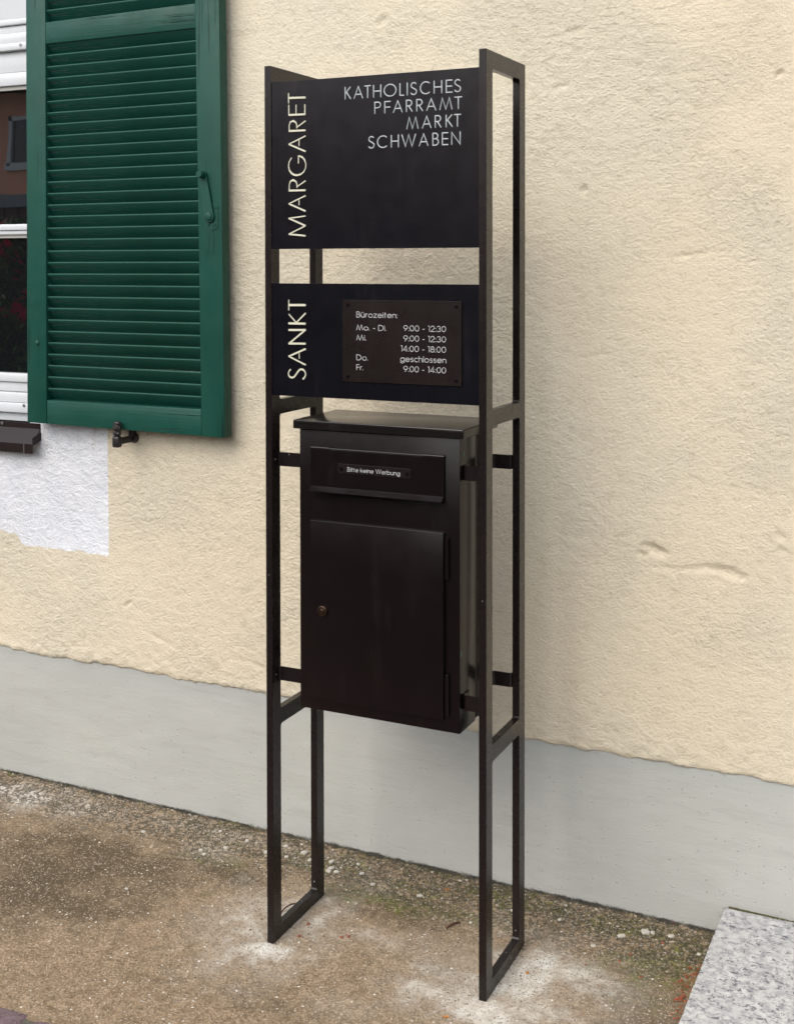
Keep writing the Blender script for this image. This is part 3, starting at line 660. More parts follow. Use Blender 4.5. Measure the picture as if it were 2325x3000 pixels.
def arc(cx, cy, rx, ry, a0, a1, n=9): return [(cx + rx * math.cos(R(a0 + (a1 - a0) * k / n)), cy + ry * math.sin(R(a0 + (a1 - a0) * k / n))) for k in range(n + 1)]
XH = .66
GL = {
 'A': (.80, [[(0, 0), (.4, 1), (.8, 0)], [(.135, .33), (.665, .33)]]),
 'B': (.52, [[(0, 0), (0, 1), (.24, 1)] + arc(.24, .77, .23, .23, 80, -90) + [(0, .54)], [(.24, .54)] + arc(.25, .27, .27, .27, 80, -90) + [(0, 0)]]),
 'C': (.82, [arc(.5, .5, .5, .5, 50, 310, 16)]),
 'D': (.72, [[(0, 0), (0, 1), (.24, 1)] + arc(.24, .5, .48, .5, 85, -90, 12) + [(0, 0)]]),
 'E': (.48, [[(.48, 1), (0, 1), (0, 0), (.48, 0)], [(0, .5), (.45, .5)]]),
 'F': (.46, [[(.46, 1), (0, 1), (0, 0)], [(0, .5), (.43, .5)]]),
 'H': (.66, [[(0, 0), (0, 1)], [(.66, 0), (.66, 1)], [(0, .5), (.66, .5)]]),
 'I': (.0, [[(0, 0), (0, 1)]]),
 'K': (.54, [[(0, 0), (0, 1)], [(.5, 1), (0, .46)], [(.13, .58), (.54, 0)]]),
 'L': (.42, [[(0, 1), (0, 0), (.42, 0)]]),
 'M': (.95, [[(0, 0), (.2, 1), (.475, 0), (.75, 1), (.95, 0)]]),
 'N': (.70, [[(0, 0), (0, 1), (.7, 0), (.7, 1)]]),
 'O': (1.0, [arc(.5, .5, .5, .5, 90, 450, 22)]),
 'P': (.50, [[(0, 0), (0, 1), (.24, 1)] + arc(.24, .75, .26, .25, 80, -90) + [(0, .5)]]),
 'R': (.52, [[(0, 0), (0, 1), (.24, 1)] + arc(.24, .75, .25, .25, 80, -90) + [(0, .5)], [(.2, .5), (.52, 0)]]),
 'S': (.54, [arc(.28, .76, .235, .24, 35, 200, 8) + [(.10, .62), (.27, .52), (.44, .42)] + arc(.27, .25, .26, .25, 25, -150, 9)]),
 'T': (.56, [[(0, 1), (.56, 1)], [(.28, 1), (.28, 0)]]),
 'W': (1.15, [[(0, 1), (.3, 0), (.575, 1), (.85, 0), (1.15, 1)]]),
 'b': (.62, [[(0, 0), (0, 1)], arc(.31, XH / 2, .31, XH / 2, 180, 540, 14)]),
 'c': (.52, [arc(.32, XH / 2, .32, XH / 2, 48, 312, 11)]),
 'e': (.62, [[(.01, XH / 2), (.62, XH / 2)] + arc(.31, XH / 2, .31, XH / 2, 8, 320, 13)]),
 'g': (.62, [arc(.31, XH / 2, .31, XH / 2, 0, 360, 14), [(.62, XH), (.62, -.05)] + arc(.31, -.05, .31, .22, 0, -165, 8)]),
 'h': (.50, [[(0, 0), (0, 1)], arc(.25, XH - .25, .25, .25, 180, 0, 8) + [(.5, 0)]]),
 'i': (.0, [[(0, 0), (0, XH)], [(0, .84), (0, .93)]]),
 'k': (.44, [[(0, 0), (0, 1)], [(.40, XH), (0, .30)], [(.12, .40), (.44, 0)]]),
 'l': (.0, [[(0, 0), (0, 1)]]),
 'n': (.50, [[(0, 0), (0, XH)], arc(.25, XH - .25, .25, .25, 180, 0, 8) + [(.5, 0)]]),
 'o': (.64, [arc(.32, XH / 2, .32, XH / 2, 90, 450, 16)]),
 'r': (.26, [[(0, 0), (0, XH)], arc(.22, XH - .22, .22, .22, 180, 75, 5)]),
 's': (.38, [arc(.19, .49, .165, .17, 35, 205, 7) + [(.10, .38), (.28, .30)] + arc(.19, .17, .19, .17, 25, -150, 7)]),
 't': (.28, [[(.12, .95), (.12, 0)], [(0, XH), (.28, XH)]]),
 'u': (.50, [[(0, XH), (0, .25)] + arc(.25, .25, .25, .25, 180, 360, 8) + [(.5, XH)], [(.5, .3), (.5, 0)]]),
 'ü': (.50, [[(0, XH), (0, .25)] + arc(.25, .25, .25, .25, 180, 360, 8) + [(.5, XH)], [(.5, .3), (.5, 0)], [(.13, .84), (.13, .93)], [(.37, .84), (.37, .93)]]),
 'z': (.44, [[(.02, XH), (.44, XH), (0, 0), (.44, 0)]]),
 '0': (.56, [arc(.28, .5, .28, .5, 90, 450, 18)]),
 '1': (.18, [[(0, 1), (.18, 1), (.18, 0)]]),
 '2': (.56, [arc(.28, .70, .27, .30, 165, -25, 8) + [(0, 0), (.56, 0)]]),
 '3': (.52, [arc(.26, .76, .22, .24, 160, -80, 8) + arc(.25, .27, .27, .27, 80, -155, 9)]),
 '4': (.60, [[(.44, 0), (.44, 1), (0, .25), (.60, .25)]]),
 '8': (.54, [arc(.27, .76, .21, .24, 270, 630, 12), arc(.27, .265, .27, .265, 90, 450, 14)]),
 '9': (.58, [arc(.29, .69, .29, .31, 0, 360, 14), [(.56, .58), (.20, 0)]]),
 ':': (.0, [[(0, .0), (0, .09)], [(0, .52), (0, .61)]]),
 '.': (.0, [[(0, .0), (0, .09)]]),
 '-': (.28, [[(0, .36), (.28, .36)]]),
 ' ': (.18, []),
}
for txt, zb, zt, spans in ROWS:
    h = zt - zb
    for ch, (xl, xr) in zip(txt, spans):
        wd, st = GL[ch]; bm = bmesh.new(); ww = .0027
        xl2, xr2 = xl + ww * .35, xr - ww * .35
        k = (xr2 - xl2) / wd if wd > 0 else 0
        for i, s in enumerate(st):
            groove(bm, [((xl2 + p[0] * k) if wd > 0 else (xl + xr) / 2, zb + ww * .4 + p[1] * (h - ww * .8)) for p in s], .0028 - i * .00003, ww, .0009)
        obj('letter', bm, LET_G, upper, True)
def text_line(parent, txt, xl, xr, zb, h, y, w, mat):
    gap = .19; adv = 0
    for i, c in enumerate(txt): adv += GL[c][0] + (gap if i < len(txt) - 1 else 0)
    k = (xr - xl - w) / adv; x = xl + w / 2; bm = bmesh.new(); q = 0
    for c in txt:
        wd, st = GL[c]
        for s in st:
            q += 1; ribbon(bm, [(x + p[0] * k, zb + p[1] * (h - w * .5) + w * .25, w) for p in s], y - (q % 6) * .00004, .0006, w * .3)
        x += (wd + gap) * k
    bmesh.ops.recalc_face_normals(bm, faces=bm.faces)
    return obj('text_line', bm, mat, parent)
plaque = obj('hours_plaque', box_bm(.1925, .4675, -.0006, .0028, 1.2627, 1.4375, .0004, 1), PLATE, stand)
for t, a, b, z, h in (('Bürozeiten:', .2266, .3229, 1.4006, .0122), ('Mo. - Di.', .2265, .2965, 1.3732, .0119), ('9:00 - 12:30', .3369, .4332, 1.3739, .0120), ('Mi.', .2265, .2496, 1.3517, .0117),
                      ('9:00 - 12:30', .3368, .4332, 1.3526, .0120), ('14:00 - 18:00', .3303, .4332, 1.3311, .0121), ('Do.', .2264, .2537, 1.3093, .0119), ('geschlossen', .3293, .4337, 1.3097, .0125),
                      ('Fr.', .2263, .2426, 1.2882, .0119), ('9:00 - 14:00', .3367, .4332, 1.2886, .0121)):
    text_line(plaque, t, a, b, z, h, -.0009, .00118, LET_S)
for i, (x, z) in enumerate(((.2055, 1.4270), (.4560, 1.4262), (.2052, 1.2738), (.4555, 1.2742))): screw(plaque, x, -.0006, z, rot=.5 + .3 * i)

# ---------------------------------------------------------------- letterbox held between the frames
box = empty('letterbox', (.269, .10, .538), 'dark brown metal letterbox with hinged flap and locked door clamped between the stand frames', 'letterbox')
body = obj('body', box_bm(.0793, .4584, .013, .100, .538, 1.1538, .0016), BOXM, box, True)
obj('rear_housing', box_bm(.0823, .4556, .1006, .195, .540, 1.1538, .0012), BOXM, box, True)
bm = bmesh.new(); add_box(bm, .0685, .4705, .002, .2035, 1.1542, 1.1735)
for v in bm.verts:
    if v.co.z > 1.16 and v.co.y > .1: v.co.z += .0012
bmesh.ops.bevel(bm, geom=bm.edges[:], offset=.0022, segments=3, profile=.5, affect='EDGES')
obj('lid', bm, LIDM, box, True)
# flap
bm = bmesh.new(); add_box(bm, .112, .4262, .0030, .0122, 1.0310, 1.1130)
bmesh.ops.bevel(bm, geom=bm.edges[:], offset=.0006, segments=1, affect='EDGES')
flap = obj('flap', bm, BOXM, box)
bm = bmesh.new(); add_prism_x(bm, [(.0032, 1.0322), (-.0102, 1.0228), (-.0102, 1.0214), (.0036, 1.0298)], .1122, .4260); obj('drip_lip', bm, BOXM, flap)
for x0, x1, r, z in ((.1118, .1575, .0046, 1.1140), (.3775, .4264, .0046, 1.1140), (.1585, .3765, .0036, 1.1136)):
    bm = bmesh.new(); add_cyl(bm, (x0, .0075, z), (x1, .0075, z), r, 16); obj('hinge_barrel', bm, BOXM, flap, True)
npl = obj('notice_plate', box_bm(.1800, .3520, .0014, .0030, 1.0637, 1.0845, .0003, 1), PLATE, box)
text_line(npl, 'Bitte keine Werbung', .2030, .3275, 1.0692, .0090, .0010, .00090, LET_S)
for x, r in ((.1885, .2), (.3435, .05)): screw(npl, x, .0014, 1.0740, rot=r)
# door
bm = bmesh.new(); add_box(bm, .1115, .4262, .0005, .0122, .5670, .9570)
bmesh.ops.bevel(bm, geom=bm.edges[:], offset=.0015, segments=2, profile=.5, affect='EDGES')
door = obj('door', bm, BOXM, box, True)
bm = bmesh.new(); add_lathe_y(bm, .1425, .7610, [(.0005, .0118), (-.0035, .0112), (-.0042, .0100), (-.0042, .0078), (-.0022, .0074)], 24)
lock = obj('lock', bm, BRASS, door, True)
bm = bmesh.new(); add_lathe_y(bm, .1425, .7610, [(-.0020, .0062), (-.0048, .0058), (-.0058, .0035)], 20); add_box(bm, .1419, .1431, -.0062, -.0050, .7580, .7640); obj('key_cylinder', bm, BRASS, door, True)
for za, zb in ((.8600, .9460), (.5740, .6600)):
    bm = bmesh.new(); add_cyl(bm, (.4315, .0075, za), (.4315, .0075, zb), .0050, 16); add_cyl(bm, (.4315, .0075, zb), (.4315, .0075, zb + .0016), .0050, 16, .0030)
    add_cyl(bm, (.4315, .0075, (za + zb) / 2 - .0003), (.4315, .0075, (za + zb) / 2 + .0003), .0053, 16)
    obj('hinge', bm, BOXM, box, True)
# clamps: tab on the frame, rounded cross piece, tab along the box side
def clamp(left, yc, dirn, z):
    """dirn -1: frame tab runs forward of the cross piece and the box tab behind it; +1 the reverse"""
    xf = T if left else FW - T; xb = .0793 if left else .4584
    s = 1 if left else -1; th = .0026; r = .007
    pts = [(xf + s * th / 2, yc + dirn * .0225)]
    for k in range(7):
        a = k / 6 * math.pi / 2; pts.append((xf + s * (th / 2 + r * (1 - math.cos(a))), yc + dirn * r * (1 - math.sin(a))))
    for k in range(7):
        a = k / 6 * math.pi / 2; pts.append((xb - s * (th / 2 + r * (1 - math.sin(a))), yc - dirn * r * (1 - math.cos(a)) ))
    pts.append((xb - s * th / 2, yc - dirn * .034))
    P = [Vector(p) for p in pts]; Lp = []; Rp = []
    for i, p in enumerate(P):
        a = P[max(0, i - 1)]; b = P[min(len(P) - 1, i + 1)]; t = (b - a).normalized(); n = Vector((-t.y, t.x))
        Lp.append(p + n * th / 2); Rp.append(p - n * th / 2)
    bm = bmesh.new(); n = len(P)
    V = [[bm.verts.new((q.x, q.y, zz)) for q in side] for zz in (z - .0155, z + .0155) for side in (Lp, Rp)]
    for i in range(n - 1):
        bm.faces.new((V[0][i], V[0][i + 1], V[1][i + 1], V[1][i])); bm.faces.new((V[2][i], V[3][i], V[3][i + 1], V[2][i + 1]))
        bm.faces.new((V[0][i], V[2][i], V[2][i + 1], V[0][i + 1])); bm.faces.new((V[1][i], V[1][i + 1], V[3][i + 1], V[3][i]))
    for i in (0, n - 1): bm.faces.new((V[0][i], V[1][i], V[3][i], V[2][i]))
    c = obj('clamp', bm, METAL, box, True)
    screw(c, xf + s * th, yc + dirn * .0145, z, axis=(0, 0, R(90) if left else R(-90)))
    return c
for left in (True, False):
    for z in (1.0805, .6005):
        clamp(left, .0270, -1, z); clamp(left, .2010 - .0, 1, z)
# chips in the coating
CHIP = simple('verdigris_chip', (.10, .30, .22), .8, .2)
for cy, cz, sy, sz, n in ((.034, 1.119, .0016, .0075, 9), (.0175, .7050, .0012, .0090, 7), (.022, .7030, .0008, .0040, 5)):
    bm = bmesh.new(); vs = [bm.verts.new((.4588, cy + sy * math.cos(k * 6.283 / n) * random.uniform(.6, 1.1), cz + sz * math.sin(k * 6.283 / n) * random.uniform(.7, 1.1))) for k in range(n)]
    bm.faces.new(vs); obj('paint_chip', bm, CHIP, box)

# ---------------------------------------------------------------- shutter folded back against the wall
shut = empty('window_shutter', (-.71, .42, 1.055), 'dark green wooden louvered window shutter folded back against the wall', 'shutter')
YF, YB = .405, .440
def quadbox(z0a, z1a, xl0, xl1, xr0, xr1, name, mat, yf=YF, yb=YB, zl=None, bev=.0022):
    """board with sloping ends: left x at bottom/top, right x at bottom/top"""
    zl0, zl1, zr0, zr1 = zl if zl else (z0a, z1a, z0a, z1a)
    bm = bmesh.new()
    add_hull(bm, [(xl0, yf, zl0), (xl1, yf, zl1), (xl0, yb, zl0), (xl1, yb, zl1), (xr0, yf, zr0), (xr1, yf, zr1), (xr0, yb, zr0), (xr1, yb, zr1)], BOXF)
    bmesh.ops.bevel(bm, geom=bm.edges[:], offset=bev, segments=2, profile=.5, affect='EDGES')
    return obj(name, bm, mat, shut, True)
ZT = 2.62
k_ = lambda a, b, za, zb, z: a + (b - a) * (z - za) / (zb - za)
quadbox(1.0605, ZT, -1.0400, k_(-1.0400, -1.0345, 1.06, 2.266, ZT), -.9695, k_(-.9695, -.9640, 1.06, 2.266, ZT), 'stile', GREEN_Z, zl=(1.0610, ZT, 1.0605, ZT))
rst = quadbox(1.0550, ZT, -.4438, k_(-.4438, -.4573, 1.055, 2.14, ZT), -.3705, k_(-.3705, -.3830, 1.055, 2.2, ZT), 'stile', GREEN_Z, zl=(1.0555, ZT, 1.0550, ZT))
quadbox(0, 0, -.9690, -.9687, -.4444, -.4452, 'rail', GREEN_X, yf=YF + .0008, zl=(1.0602, 1.1280, 1.0558, 1.1275))
quadbox(0, 0, -.9650, -.9647, -.4572, -.4580, 'rail', GREEN_X, yf=YF + .0008, zl=(2.1375, 2.1985, 2.1405, 2.2060))
quadbox(0, 0, -.9630, -.9627, -.4600, -.4610, 'rail', GREEN_X, yf=YF + .0008, zl=(2.55, ZT, 2.55, ZT))
def slat_bm():
    bm = bmesh.new(); d = Vector((.66, -.75)).normalized(); n = Vector((-d.y, d.x)) * -1   # n points front-down
    th = .0066; L = .0400
    pts = []
    a0 = math.atan2(n.y, n.x)
    prof = []
    c = Vector((.0033, 0))
    for k in range(6):
        a = math.pi / 2 - math.pi * k / 5                     # round nose
        v = n * math.sin(a) * -1 * th / 2 - d * math.cos(a) * th / 2
        prof.append(c + v)
    prof = prof + [c + d * L + n * th / 2, c + d * L - n * th / 2]
    add_prism_x(bm, [(p.x, p.y) for p in prof], -.267, .267)
    bmesh.ops.recalc_face_normals(bm, faces=bm.faces)
    for f in bm.faces:
        f.material_index = 1 if (f.normal.y > .5 and f.normal.z > .3) else 0
    return bm
sme = bpy.data.meshes.new('slat'); bm = slat_bm(); bm.to_mesh(sme); bm.free(); sme.materials.append(GREEN_X); sme.materials.append(SLATTOP)
for p in sme.polygons: p.use_smooth = True
sme.set_sharp_from_angle(angle=R(40))
def slat(z, j=0):
    o = bpy.data.objects.new('slat', sme); C.objects.link(o); o.parent = shut
    o.location = Vector((-.7105 - (z - 1.1) * .0045, YF + .0055 + random.uniform(-.0006, .0006), z)) - wloc(shut)
    o.rotation_euler = (random.uniform(-.02, .02), -.004 + .0065 * (2.1 - z) + random.uniform(-.0012, .0012), 0)
N_ = 30
for i in range(-1, N_): slat(2.1058 + (1.1592 - 2.1058) * i / (N_ - 1))
for i in range(10): slat(2.2330 + i * .0327)
# lever catch on the right stile
cat_ = shut
def plate_prof(cx, cz, w, h, cut):
    pts = []
    for k in range(9): a = R(150 - 120 * k / 8); pts.append((cx + .0212 * math.cos(a), cz + h / 2 - .0185 + .0185 * math.sin(a)))
    for k in range(9): a = R(-30 - 120 * k / 8); pts.append((cx + .0212 * math.cos(a), cz - h / 2 + .0185 + .0185 * math.sin(a)))
    return [(min(max(x, cx - w / 2), cx + w / 2), z) for x, z in pts]
HX, HZ = -.4060, 1.6405
bm = bmesh.new(); add_prism_y(bm, plate_prof(HX, HZ, .0395, .072, .008), YF - .0020, YF + .001)
catch = obj('catch_plate', bm, GREEN_Z, shut)
for dx, dz in ((.0120, .0235), (-.0120, .0235), (.0105, -.0228), (-.0105, -.0228)): screw(catch, HX + dx, YF - .0020, HZ + dz, SCRG, .7)
a = Vector((-.4310, 1.7520)); b = Vector((-.4125, 1.6400)); d = (b - a).normalized(); n = Vector((-d.y, d.x))
prof = []
for k in range(9): an = math.pi * k / 8; prof.append(a + (n * math.cos(an) - d * math.sin(an)) * .0105)
for k in range(9): an = math.pi * k / 8; prof.append(b + (-n * math.cos(an) + d * math.sin(an)) * .0155)
bm = bmesh.new(); add_prism_y(bm, [(p.x, p.y) for p in prof], YF - .0085, YF - .0040)
bmesh.ops.bevel(bm, geom=[e for e in bm.edges if abs(e.verts[0].co.y - e.verts[1].co.y) < 1e-6], offset=.001, segments=2, affect='EDGES')
lev = obj('catch_lever', bm, GREEN_Z, shut)
bm = bmesh.new(); add_lathe_y(bm, -.4310, 1.7510, [(YF - .008, .0075), (YF - .0105, .0075), (YF - .0108, .0098), (YF - .0260, .0092), (YF - .0272, .0080)], 24); obj('knob', bm, GREEN_Z, lev, True)
bm = bmesh.new(); add_lathe_y(bm, -.4135, 1.6405, [(YF + .0005, .006), (YF - .0088, .006), (YF - .0090, .0112), (YF - .0118, .0104), (YF - .0132, .0070)], 24); obj('pivot_cap', bm, GREEN_Z, lev, True)
bm = bmesh.new(); add_lathe_y(bm, -1.0015, 1.2900, [(YF, .0078), (YF - .0022, .0072), (YF - .0040, .0048), (YF - .0046, .0018)], 20); obj('bolt_head', bm, GREEN_Z, shut, True)

# ---------------------------------------------------------------- cast iron holdback
hb = empty('shutter_holdback', (-.705, .465, 1.03), 'small black iron holdback with figure head gripping bottom edge of green shutter', 'shutter holdback')
bm = bmesh.new(); add_lathe_y(bm, -.7060, 1.0290, [(.470, .0150), (.459, .0145), (.454, .0105), (.448, .0100)], 16); add_box(bm, -.7145, -.6985, .4470, .4600, 1.0230, 1.0620); obj('wall_bracket', bm, IRON, hb, True)
obj('arm', box_bm(-.7125, -.7000, .3900, .4540, 1.0190, 1.0370, .003), IRON, hb, True)
bm = bmesh.new()
bmesh.ops.create_cube(bm, size=1, matrix=Matrix.Translation((-.7085, .3885, 1.0270)) @ Matrix.Diagonal((.0230, .0200, .0310, 1)))
bmesh.ops.bevel(bm, geom=bm.edges[:], offset=.0055, segments=3, profile=.5, affect='EDGES'); obj('base_block', bm, IRON, hb, True)
bm = bmesh.new()
def ell(cx, cy, cz, rx, ry, rz, s=2): bmesh.ops.create_icosphere(bm, subdivisions=s, radius=1, matrix=Matrix.Translation((cx, cy, cz)) @ Matrix.Diagonal((rx, ry, rz, 1)))
ell(-.7090, .3885, 1.0490, .0130, .0090, .0085); ell(-.7085, .3900, 1.0640, .0115, .0100, .0160, 3); ell(-.7085, .3905, 1.0780, .0125, .0095, .0060)
ell(-.7092, .3795, 1.0630, .0026, .0034, .0045); ell(-.7090, .3805, 1.0565, .0050, .0028, .0018); ell(-.7092, .3815, 1.0525, .0060, .0040, .0035)
for s in (-1, 1): ell(-.7092 + s * .0045, .3808, 1.0690, .0030, .0018, .0014); ell(-.7088 + s * .0112, .3880, 1.0640, .0022, .0036, .0060)
ell(-.7090, .3815, 1.0735, .0095, .0030, .0022)
obj('figure_head', bm, IRON, hb, True)

# ---------------------------------------------------------------- loose bits on the pavement
def zg(x, y): return float(gh(np.array(x), np.array(y)))
bm = bmesh.new()                                                # pebbles loosened along the wall
def pebble(x, y, r):
    q = Matrix.Translation((x, y, zg(x, y) + r * .15)) @ Matrix.Rotation(random.uniform(0, 6.28), 4, 'Z') @ Matrix.Diagonal((r * random.uniform(.8, 1.3), r * random.uniform(.7, 1.1), r * random.uniform(.4, .65), 1))
    bmesh.ops.create_icosphere(bm, subdivisions=1, radius=1, matrix=q)
for x, y, r in ((-.39, .407, .006), (-.406, .406, .004), (-.30, .395, .007), (-.575, .319, .007), (-.431, .058, .006), (-.047, .392, .009), (-.031, .36, .008), (-.011, .35, .007), (-.03, .345, .009), (-.06, .36, .006), (.752, .399, .010), (.768, .401, .007), (.808, .41, .008),
                (.707, .362, .009), (.226, .329, .007), (-.22, .36, .008), (-.33, .34, .007), (-.38, .30, .008), (-.36, .285, .006), (.05, .37, .007), (.66, .30, .006), (.88, .36, .006), (-.13, .40, .009), (-.10, .375, .007), (-.16, .36, .006), (-.19, .41, .008), (.02, .41, .006), (.10, .33, .007), (.45, .36, .007), (.38, .27, .006), (.56, .37, .006)): pebble(x, y, r)
o = obj('gravel', bm, STONE_L, None, True); tag(o, kind='stuff')
bm = bmesh.new()
for k in range(900):
    y = .462 - abs(random.gauss(0, .10)); x = random.uniform(-1.3, .9)
    if x > -1.3 and vn(x, y, 6, 70) > .42 and y > -.6: pebble(x, y, random.choice((.0012, .0016, .002, .0026, .0034, .0045)))
o = obj('gravel', bm, STONE, None, True); tag(o, kind='stuff')
n_ = 26000                                                     # loose and half-set grains over the whole pavement
gx = rng.uniform(-1.35, 1.0, n_); gy = .468 - np.abs(rng.normal(0, .42, n_)); keep = (gy > -.62) & (vn(gx, gy, 9, 81) > .25); gx, gy = gx[keep], gy[keep]
inside = (gx > .912); gx, gy = gx[~inside], gy[~inside]; n_ = len(gx)
gr_ = rng.choice([.0007, .0009, .0011, .0014, .0018, .0024, .0032], n_, p=[.26, .24, .2, .15, .09, .045, .015]); gz_ = gh(gx, gy)
th_ = rng.uniform(0, 6.28, n_); sa = gr_ * rng.uniform(.8, 1.35, n_); sb = gr_ * rng.uniform(.7, 1.1, n_); sc_ = gr_ * rng.uniform(.45, .85, n_)
ux, uy = np.cos(th_), np.sin(th_)
oct_ = []
for (i, j, k) in ((1, 0, 0), (.35, .9, .25), (-.75, .6, -.1), (-.8, -.55, .15), (.4, -.85, 0), (.1, .05, 1)):
    jx = i + rng.uniform(-.2, .2, n_); jy = j + rng.uniform(-.2, .2, n_); jz = k + rng.uniform(-.15, .15, n_)
    oct_.append(np.stack([gx + jx * sa * ux - jy * sb * uy, gy + jx * sa * uy + jy * sb * ux, gz_ + jz * sc_ + gr_ * .05], -1))
V_ = np.stack(oct_, 1).reshape(-1, 3); base_ = (np.arange(n_) * 6)[:, None, None]
F_ = (base_ + np.array([[0, 1, 5], [1, 2, 5], [2, 3, 5], [3, 4, 5], [4, 0, 5]])[None]).reshape(-1, 3)
me = bpy.data.meshes.new('grit'); me.vertices.add(len(V_)); me.vertices.foreach_set('co', V_.ravel())
me.loops.add(F_.size); me.loops.foreach_set('vertex_index', F_.ravel().astype(np.int32)); me.polygons.add(len(F_)); me.polygons.foreach_set('loop_start', np.arange(0, F_.size, 3, dtype=np.int32))
me.update(calc_edges=True); o = link('grit', me, STONE); tag(o, kind='stuff')
def crumb(name, x, y, z, n, s, mat, label=None, cat=None, group=None, kind=None, sx=None, sy=None):
    V = []; F = []
    for k in range(n):
        cx = x + random.gauss(0, sx if sx else s * .6); cy = y + random.gauss(0, sy if sy else s * .6); cz = max(.0005, z + random.uniform(0, s))
        a = random.uniform(0, 6.28); t = random.uniform(-1.2, 1.2); r = s * random.uniform(.5, 1.1)
        u = Vector((math.cos(a), math.sin(a), 0)) * r; v = Vector((-math.sin(a) * math.cos(t), math.cos(a) * math.cos(t), math.sin(t))) * r * .6
        c = Vector((cx, cy, cz)); i = len(V)
        V += [tuple(c - u), tuple(c - v), tuple(c + u), tuple(c + v), tuple(c + Vector((0, 0, r * .5)))]
        F += [(i, i + 1, i + 4), (i + 1, i + 2, i + 4), (i + 2, i + 3, i + 4), (i + 3, i, i + 4)]
    me = bpy.data.meshes.new(name); me.from_pydata(V, [], F); o = link(name, me, mat); tag(o, label, cat, group, kind); return o
V = []
parts = [crumb('tmp_litter', x, y, .0, n, .0042, REDM, sx=sx, sy=sy) for x, y, n, sx, sy in ((0.888, .285, 18, .006, .018), (0.879, .236, 34, .009, .022), (0.881, .186, 20, .007, .016), (0.885, .135, 14, .008, .020), (.75, .2, 14, .12, .12), (.50, .30, 10, .25, .10))]
bm = bmesh.new()
for p in parts: bm.from_mesh(p.data)
for p in parts: bpy.data.objects.remove(p)
o = obj('leaf_litter', bm, REDM); tag(o, kind='stuff')
BUD = [(.047, .104, 'red bud lying on pale cement beside the left foot of the stand', REDM), (.056, .049, 'red bud on pavement just in front of the left foot cement patch', REDM),
       (.142, .089, 'small red bud, left one of a close pair between the stand feet', REDM), (.155, .097, 'larger red bud, right one of a close pair between the stand feet', REDM),
       (.273, .386, 'orange bud on mossy strip by the wall behind the letterbox', ORANGEM), (.566, .130, 'orange withered blossom on cement right of the right stand foot', ORANGEM),
       (.470, -.085, 'orange bud with yellow stalk in front of the right stand foot', ORANGEM)]
for x, y, lab, mt in BUD: crumb('fallen_bud', x, y, zg(x, y), 7, .0038, mt, lab, 'bud', 'fallen buds on the pavement')
def twig(x0, y0, x1, y1, r, label, lift=.003):
    bm = bmesh.new(); n = 6; prev = None
    for k in range(n):
        t = k / (n - 1); p = Vector((x0 + (x1 - x0) * t + random.uniform(-.001, .001), y0 + (y1 - y0) * t + random.uniform(-.001, .001), r + lift * math.sin(t * 3.14) + zg(x0, y0)))
        if prev is not None: add_cyl(bm, prev, p, r, 6, r * .9)
        prev = p
    o = obj('twig', bm, TWIGM, None, True); tag(o, label, 'twig'); return o
twig(.339, .222, .356, .260, .0022, 'short dark red twig lying on pavement between the two stand frames')
twig(-.036, .118, -.020, .172, .0018, 'thin curved dark twig behind bottom bar of left stand frame', .008)

# ---------------------------------------------------------------- across the street (house and shrubs seen in the window glass)
unseen_road = obj('unseen_road', box_bm(-60, 60, -6.4, -1.40, -.10, .004), ASPHALT); tag(unseen_road, kind='structure')  # unseen dark asphalt, added so the metal fronts reflect something dark
lawn = obj('lawn', box_bm(-60, 60, -12.9, -6.52, -.10, .006), LAWN); tag(lawn, kind='structure')
kerb = obj('kerb', box_bm(-60, 60, -6.52, -6.40, -.10, .11, .01), GRANITE); tag(kerb, kind='structure')
unseen_hedge = empty('unseen_hedge', (-1, -7.6, 0), 'unseen long clipped dark green foliage row across the street, added to darken reflections in the metal', 'unseen_hedge')  # never in view; added behind the camera to keep the metal reflections dark
bm = bmesh.new(); add_box(bm, -5.0, 5.6, -7.9, -7.25, 0, 1.95); obj('twigs', bm, TIMBER, unseen_hedge)
hV = []; hF = []
for k in range(16000):
    if k % 3: q = Vector((random.uniform(-5.1, 5.7), -7.18 + random.gauss(0, .05), random.uniform(0, 2.08)))
    else: q = Vector((random.uniform(-5.1, 5.7), random.uniform(-8, -7.15), 2.02 + random.gauss(0, .05)))
    u = Vector((random.gauss(0, 1), random.gauss(0, 1), random.gauss(0, 1))).normalized(); v = u.orthogonal().normalized(); s = .05; i = len(hV)
    hV += [tuple(q - u * s), tuple(q - v * s * .6), tuple(q + u * s), tuple(q + v * s * .6)]; hF.append((i, i + 1, i + 2, i + 3))
me = bpy.data.meshes.new('foliage'); me.from_pydata(hV, [], hF); link('foliage', me, LEAFM, unseen_hedge)
opp = empty('house', (-14, -13, 0), 'salmon coloured house across the street reflected in the window glass', 'house')
YO = -13.0
bm = bmesh.new(); add_box(bm, -26, -4, -22, YO, 2.72, 5.0); obj('upper_wall', bm, SALMON, opp)
bm = bmesh.new(); add_box(bm, -26, -4, -22, YO + .06, 2.50, 2.716); obj('grey_band', bm, GREYW, opp)
bm = bmesh.new(); add_box(bm, -26, -4, -22, YO - .05, -.02, 2.496)
for k in range(60): add_box(bm, -25.9 + k * .36, -25.9 + k * .36 + .30, YO - .049, YO - .02, .0, 2.49)
obj('timber_wall', bm, TIMBER, opp)
bm = bmesh.new(); add_prism_x(bm, [(YO + .75, 4.42), (YO + .75, 4.56), (-17.5, 5.75), (-22.8, 4.56), (-22.8, 4.42)], -26.6, -3.4); rf = obj('roof', bm, ROOFM, opp)
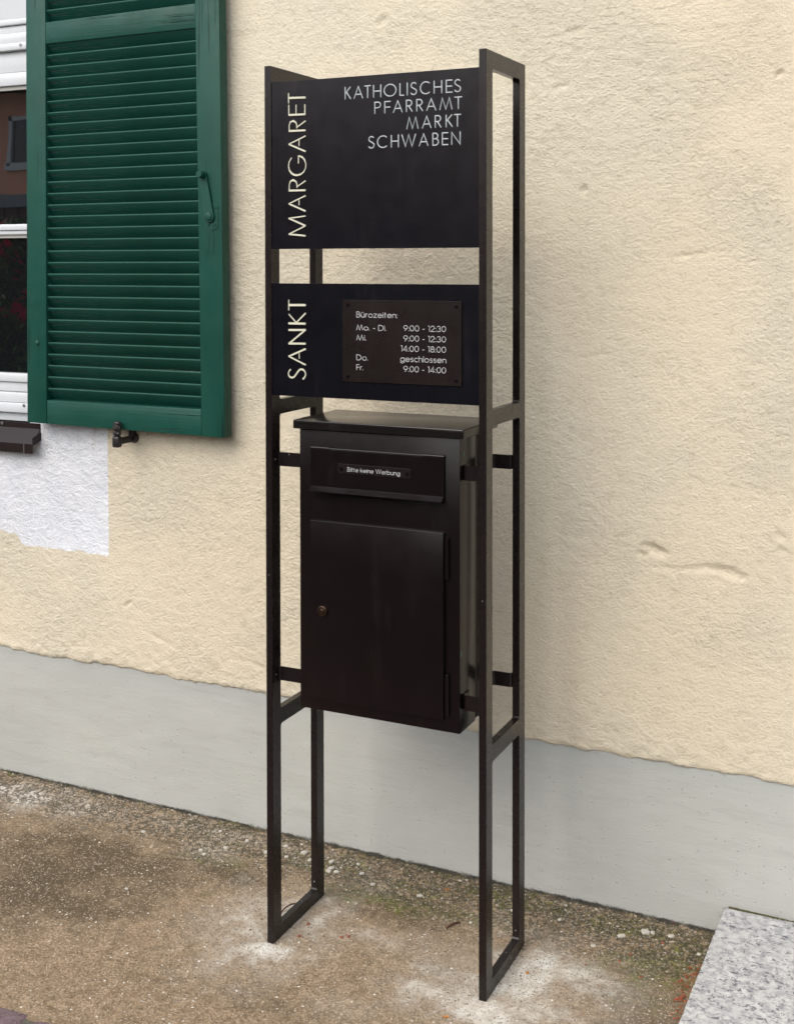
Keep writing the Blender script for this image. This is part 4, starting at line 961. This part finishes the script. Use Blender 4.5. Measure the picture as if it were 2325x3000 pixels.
for x0 in (-20.5, -17.0, -13.50, -9.8, -6.6):
    bm = bmesh.new(); z0_, z1_ = 3.17, 4.03
    for a, b, c, d in ((x0, x0 + .07, z0_, z1_), (x0 + .93, x0 + 1.0, z0_, z1_), (x0 + .46, x0 + .54, z0_, z1_), (x0, x0 + 1, z1_ - .07, z1_), (x0 - .04, x0 + 1.04, z0_ - .08, z0_ + .04)):
        add_box(bm, a, b, YO + .001, YO + .07, c, d)
    wn_ = obj('window', bm, WHITE_AL, opp)
    obj('pane', box_bm(x0 + .07, x0 + .93, YO + .002, YO + .02, z0_ + .04, z1_ - .07), simple('dim_pane', (.05, .04, .04), .2), wn_)
def shrub(x, y, rx, ry, h, label, nf):
    root = empty('flowering_shrub', (x, y, 0), label, 'shrub', 'flowering shrubs across the street')
    bm = bmesh.new()
    for k in range(5):
        a = k * 1.3; add_cyl(bm, (x + .08 * math.cos(a), y + .08 * math.sin(a), 0), (x + rx * .5 * math.cos(a), y + ry * .5 * math.sin(a), h * .6), .03, 6, .012)
    obj('stem', bm, TIMBER, root)
    for nm, cnt, s, mt in (('foliage', 3500, .07, LEAFM), ('blossom', nf, .06, FLOWM)):
        V = []; F = []
        cl = [(random.gauss(0, .45), random.gauss(0, .45), random.uniform(.45, .95)) for _ in range(14)]
        for k in range(cnt):
            if nm == 'foliage':
                t = random.random() ** .5; a = random.uniform(0, 6.28); e = random.uniform(0, 1)
                q = Vector((x + rx * t * math.cos(a) * math.sqrt(1 - e * e * .8), y + ry * t * math.sin(a) * math.sqrt(1 - e * e * .8), h * (.06 + .94 * e)))
            else:
                c = random.choice(cl); q = Vector((x + rx * c[0] + random.gauss(0, .12), y + ry * abs(c[1]) * .8 + ry * .3 + random.gauss(0, .1), h * c[2] + random.gauss(0, .05)))
            u = Vector((random.gauss(0, 1), random.gauss(0, 1), random.gauss(0, 1))).normalized(); v = u.orthogonal().normalized(); i = len(V)
            V += [tuple(q - u * s), tuple(q - v * s * .5), tuple(q + u * s), tuple(q + v * s * .5)]; F.append((i, i + 1, i + 2, i + 3))
        me = bpy.data.meshes.new(nm); me.from_pydata(V, [], F); link(nm, me, mt, root)
shrub(-7.3, -6.3, .9, .7, 1.95, 'red flowering shrub across the street, tallest of the three', 420)
shrub(-8.9, -6.8, .8, .7, 1.5, 'low red flowering shrub at the left of the three across the street', 200)
shrub(-5.7, -6.6, .8, .7, 1.6, 'rounded shrub with few red flowers nearest the right of the three', 120)
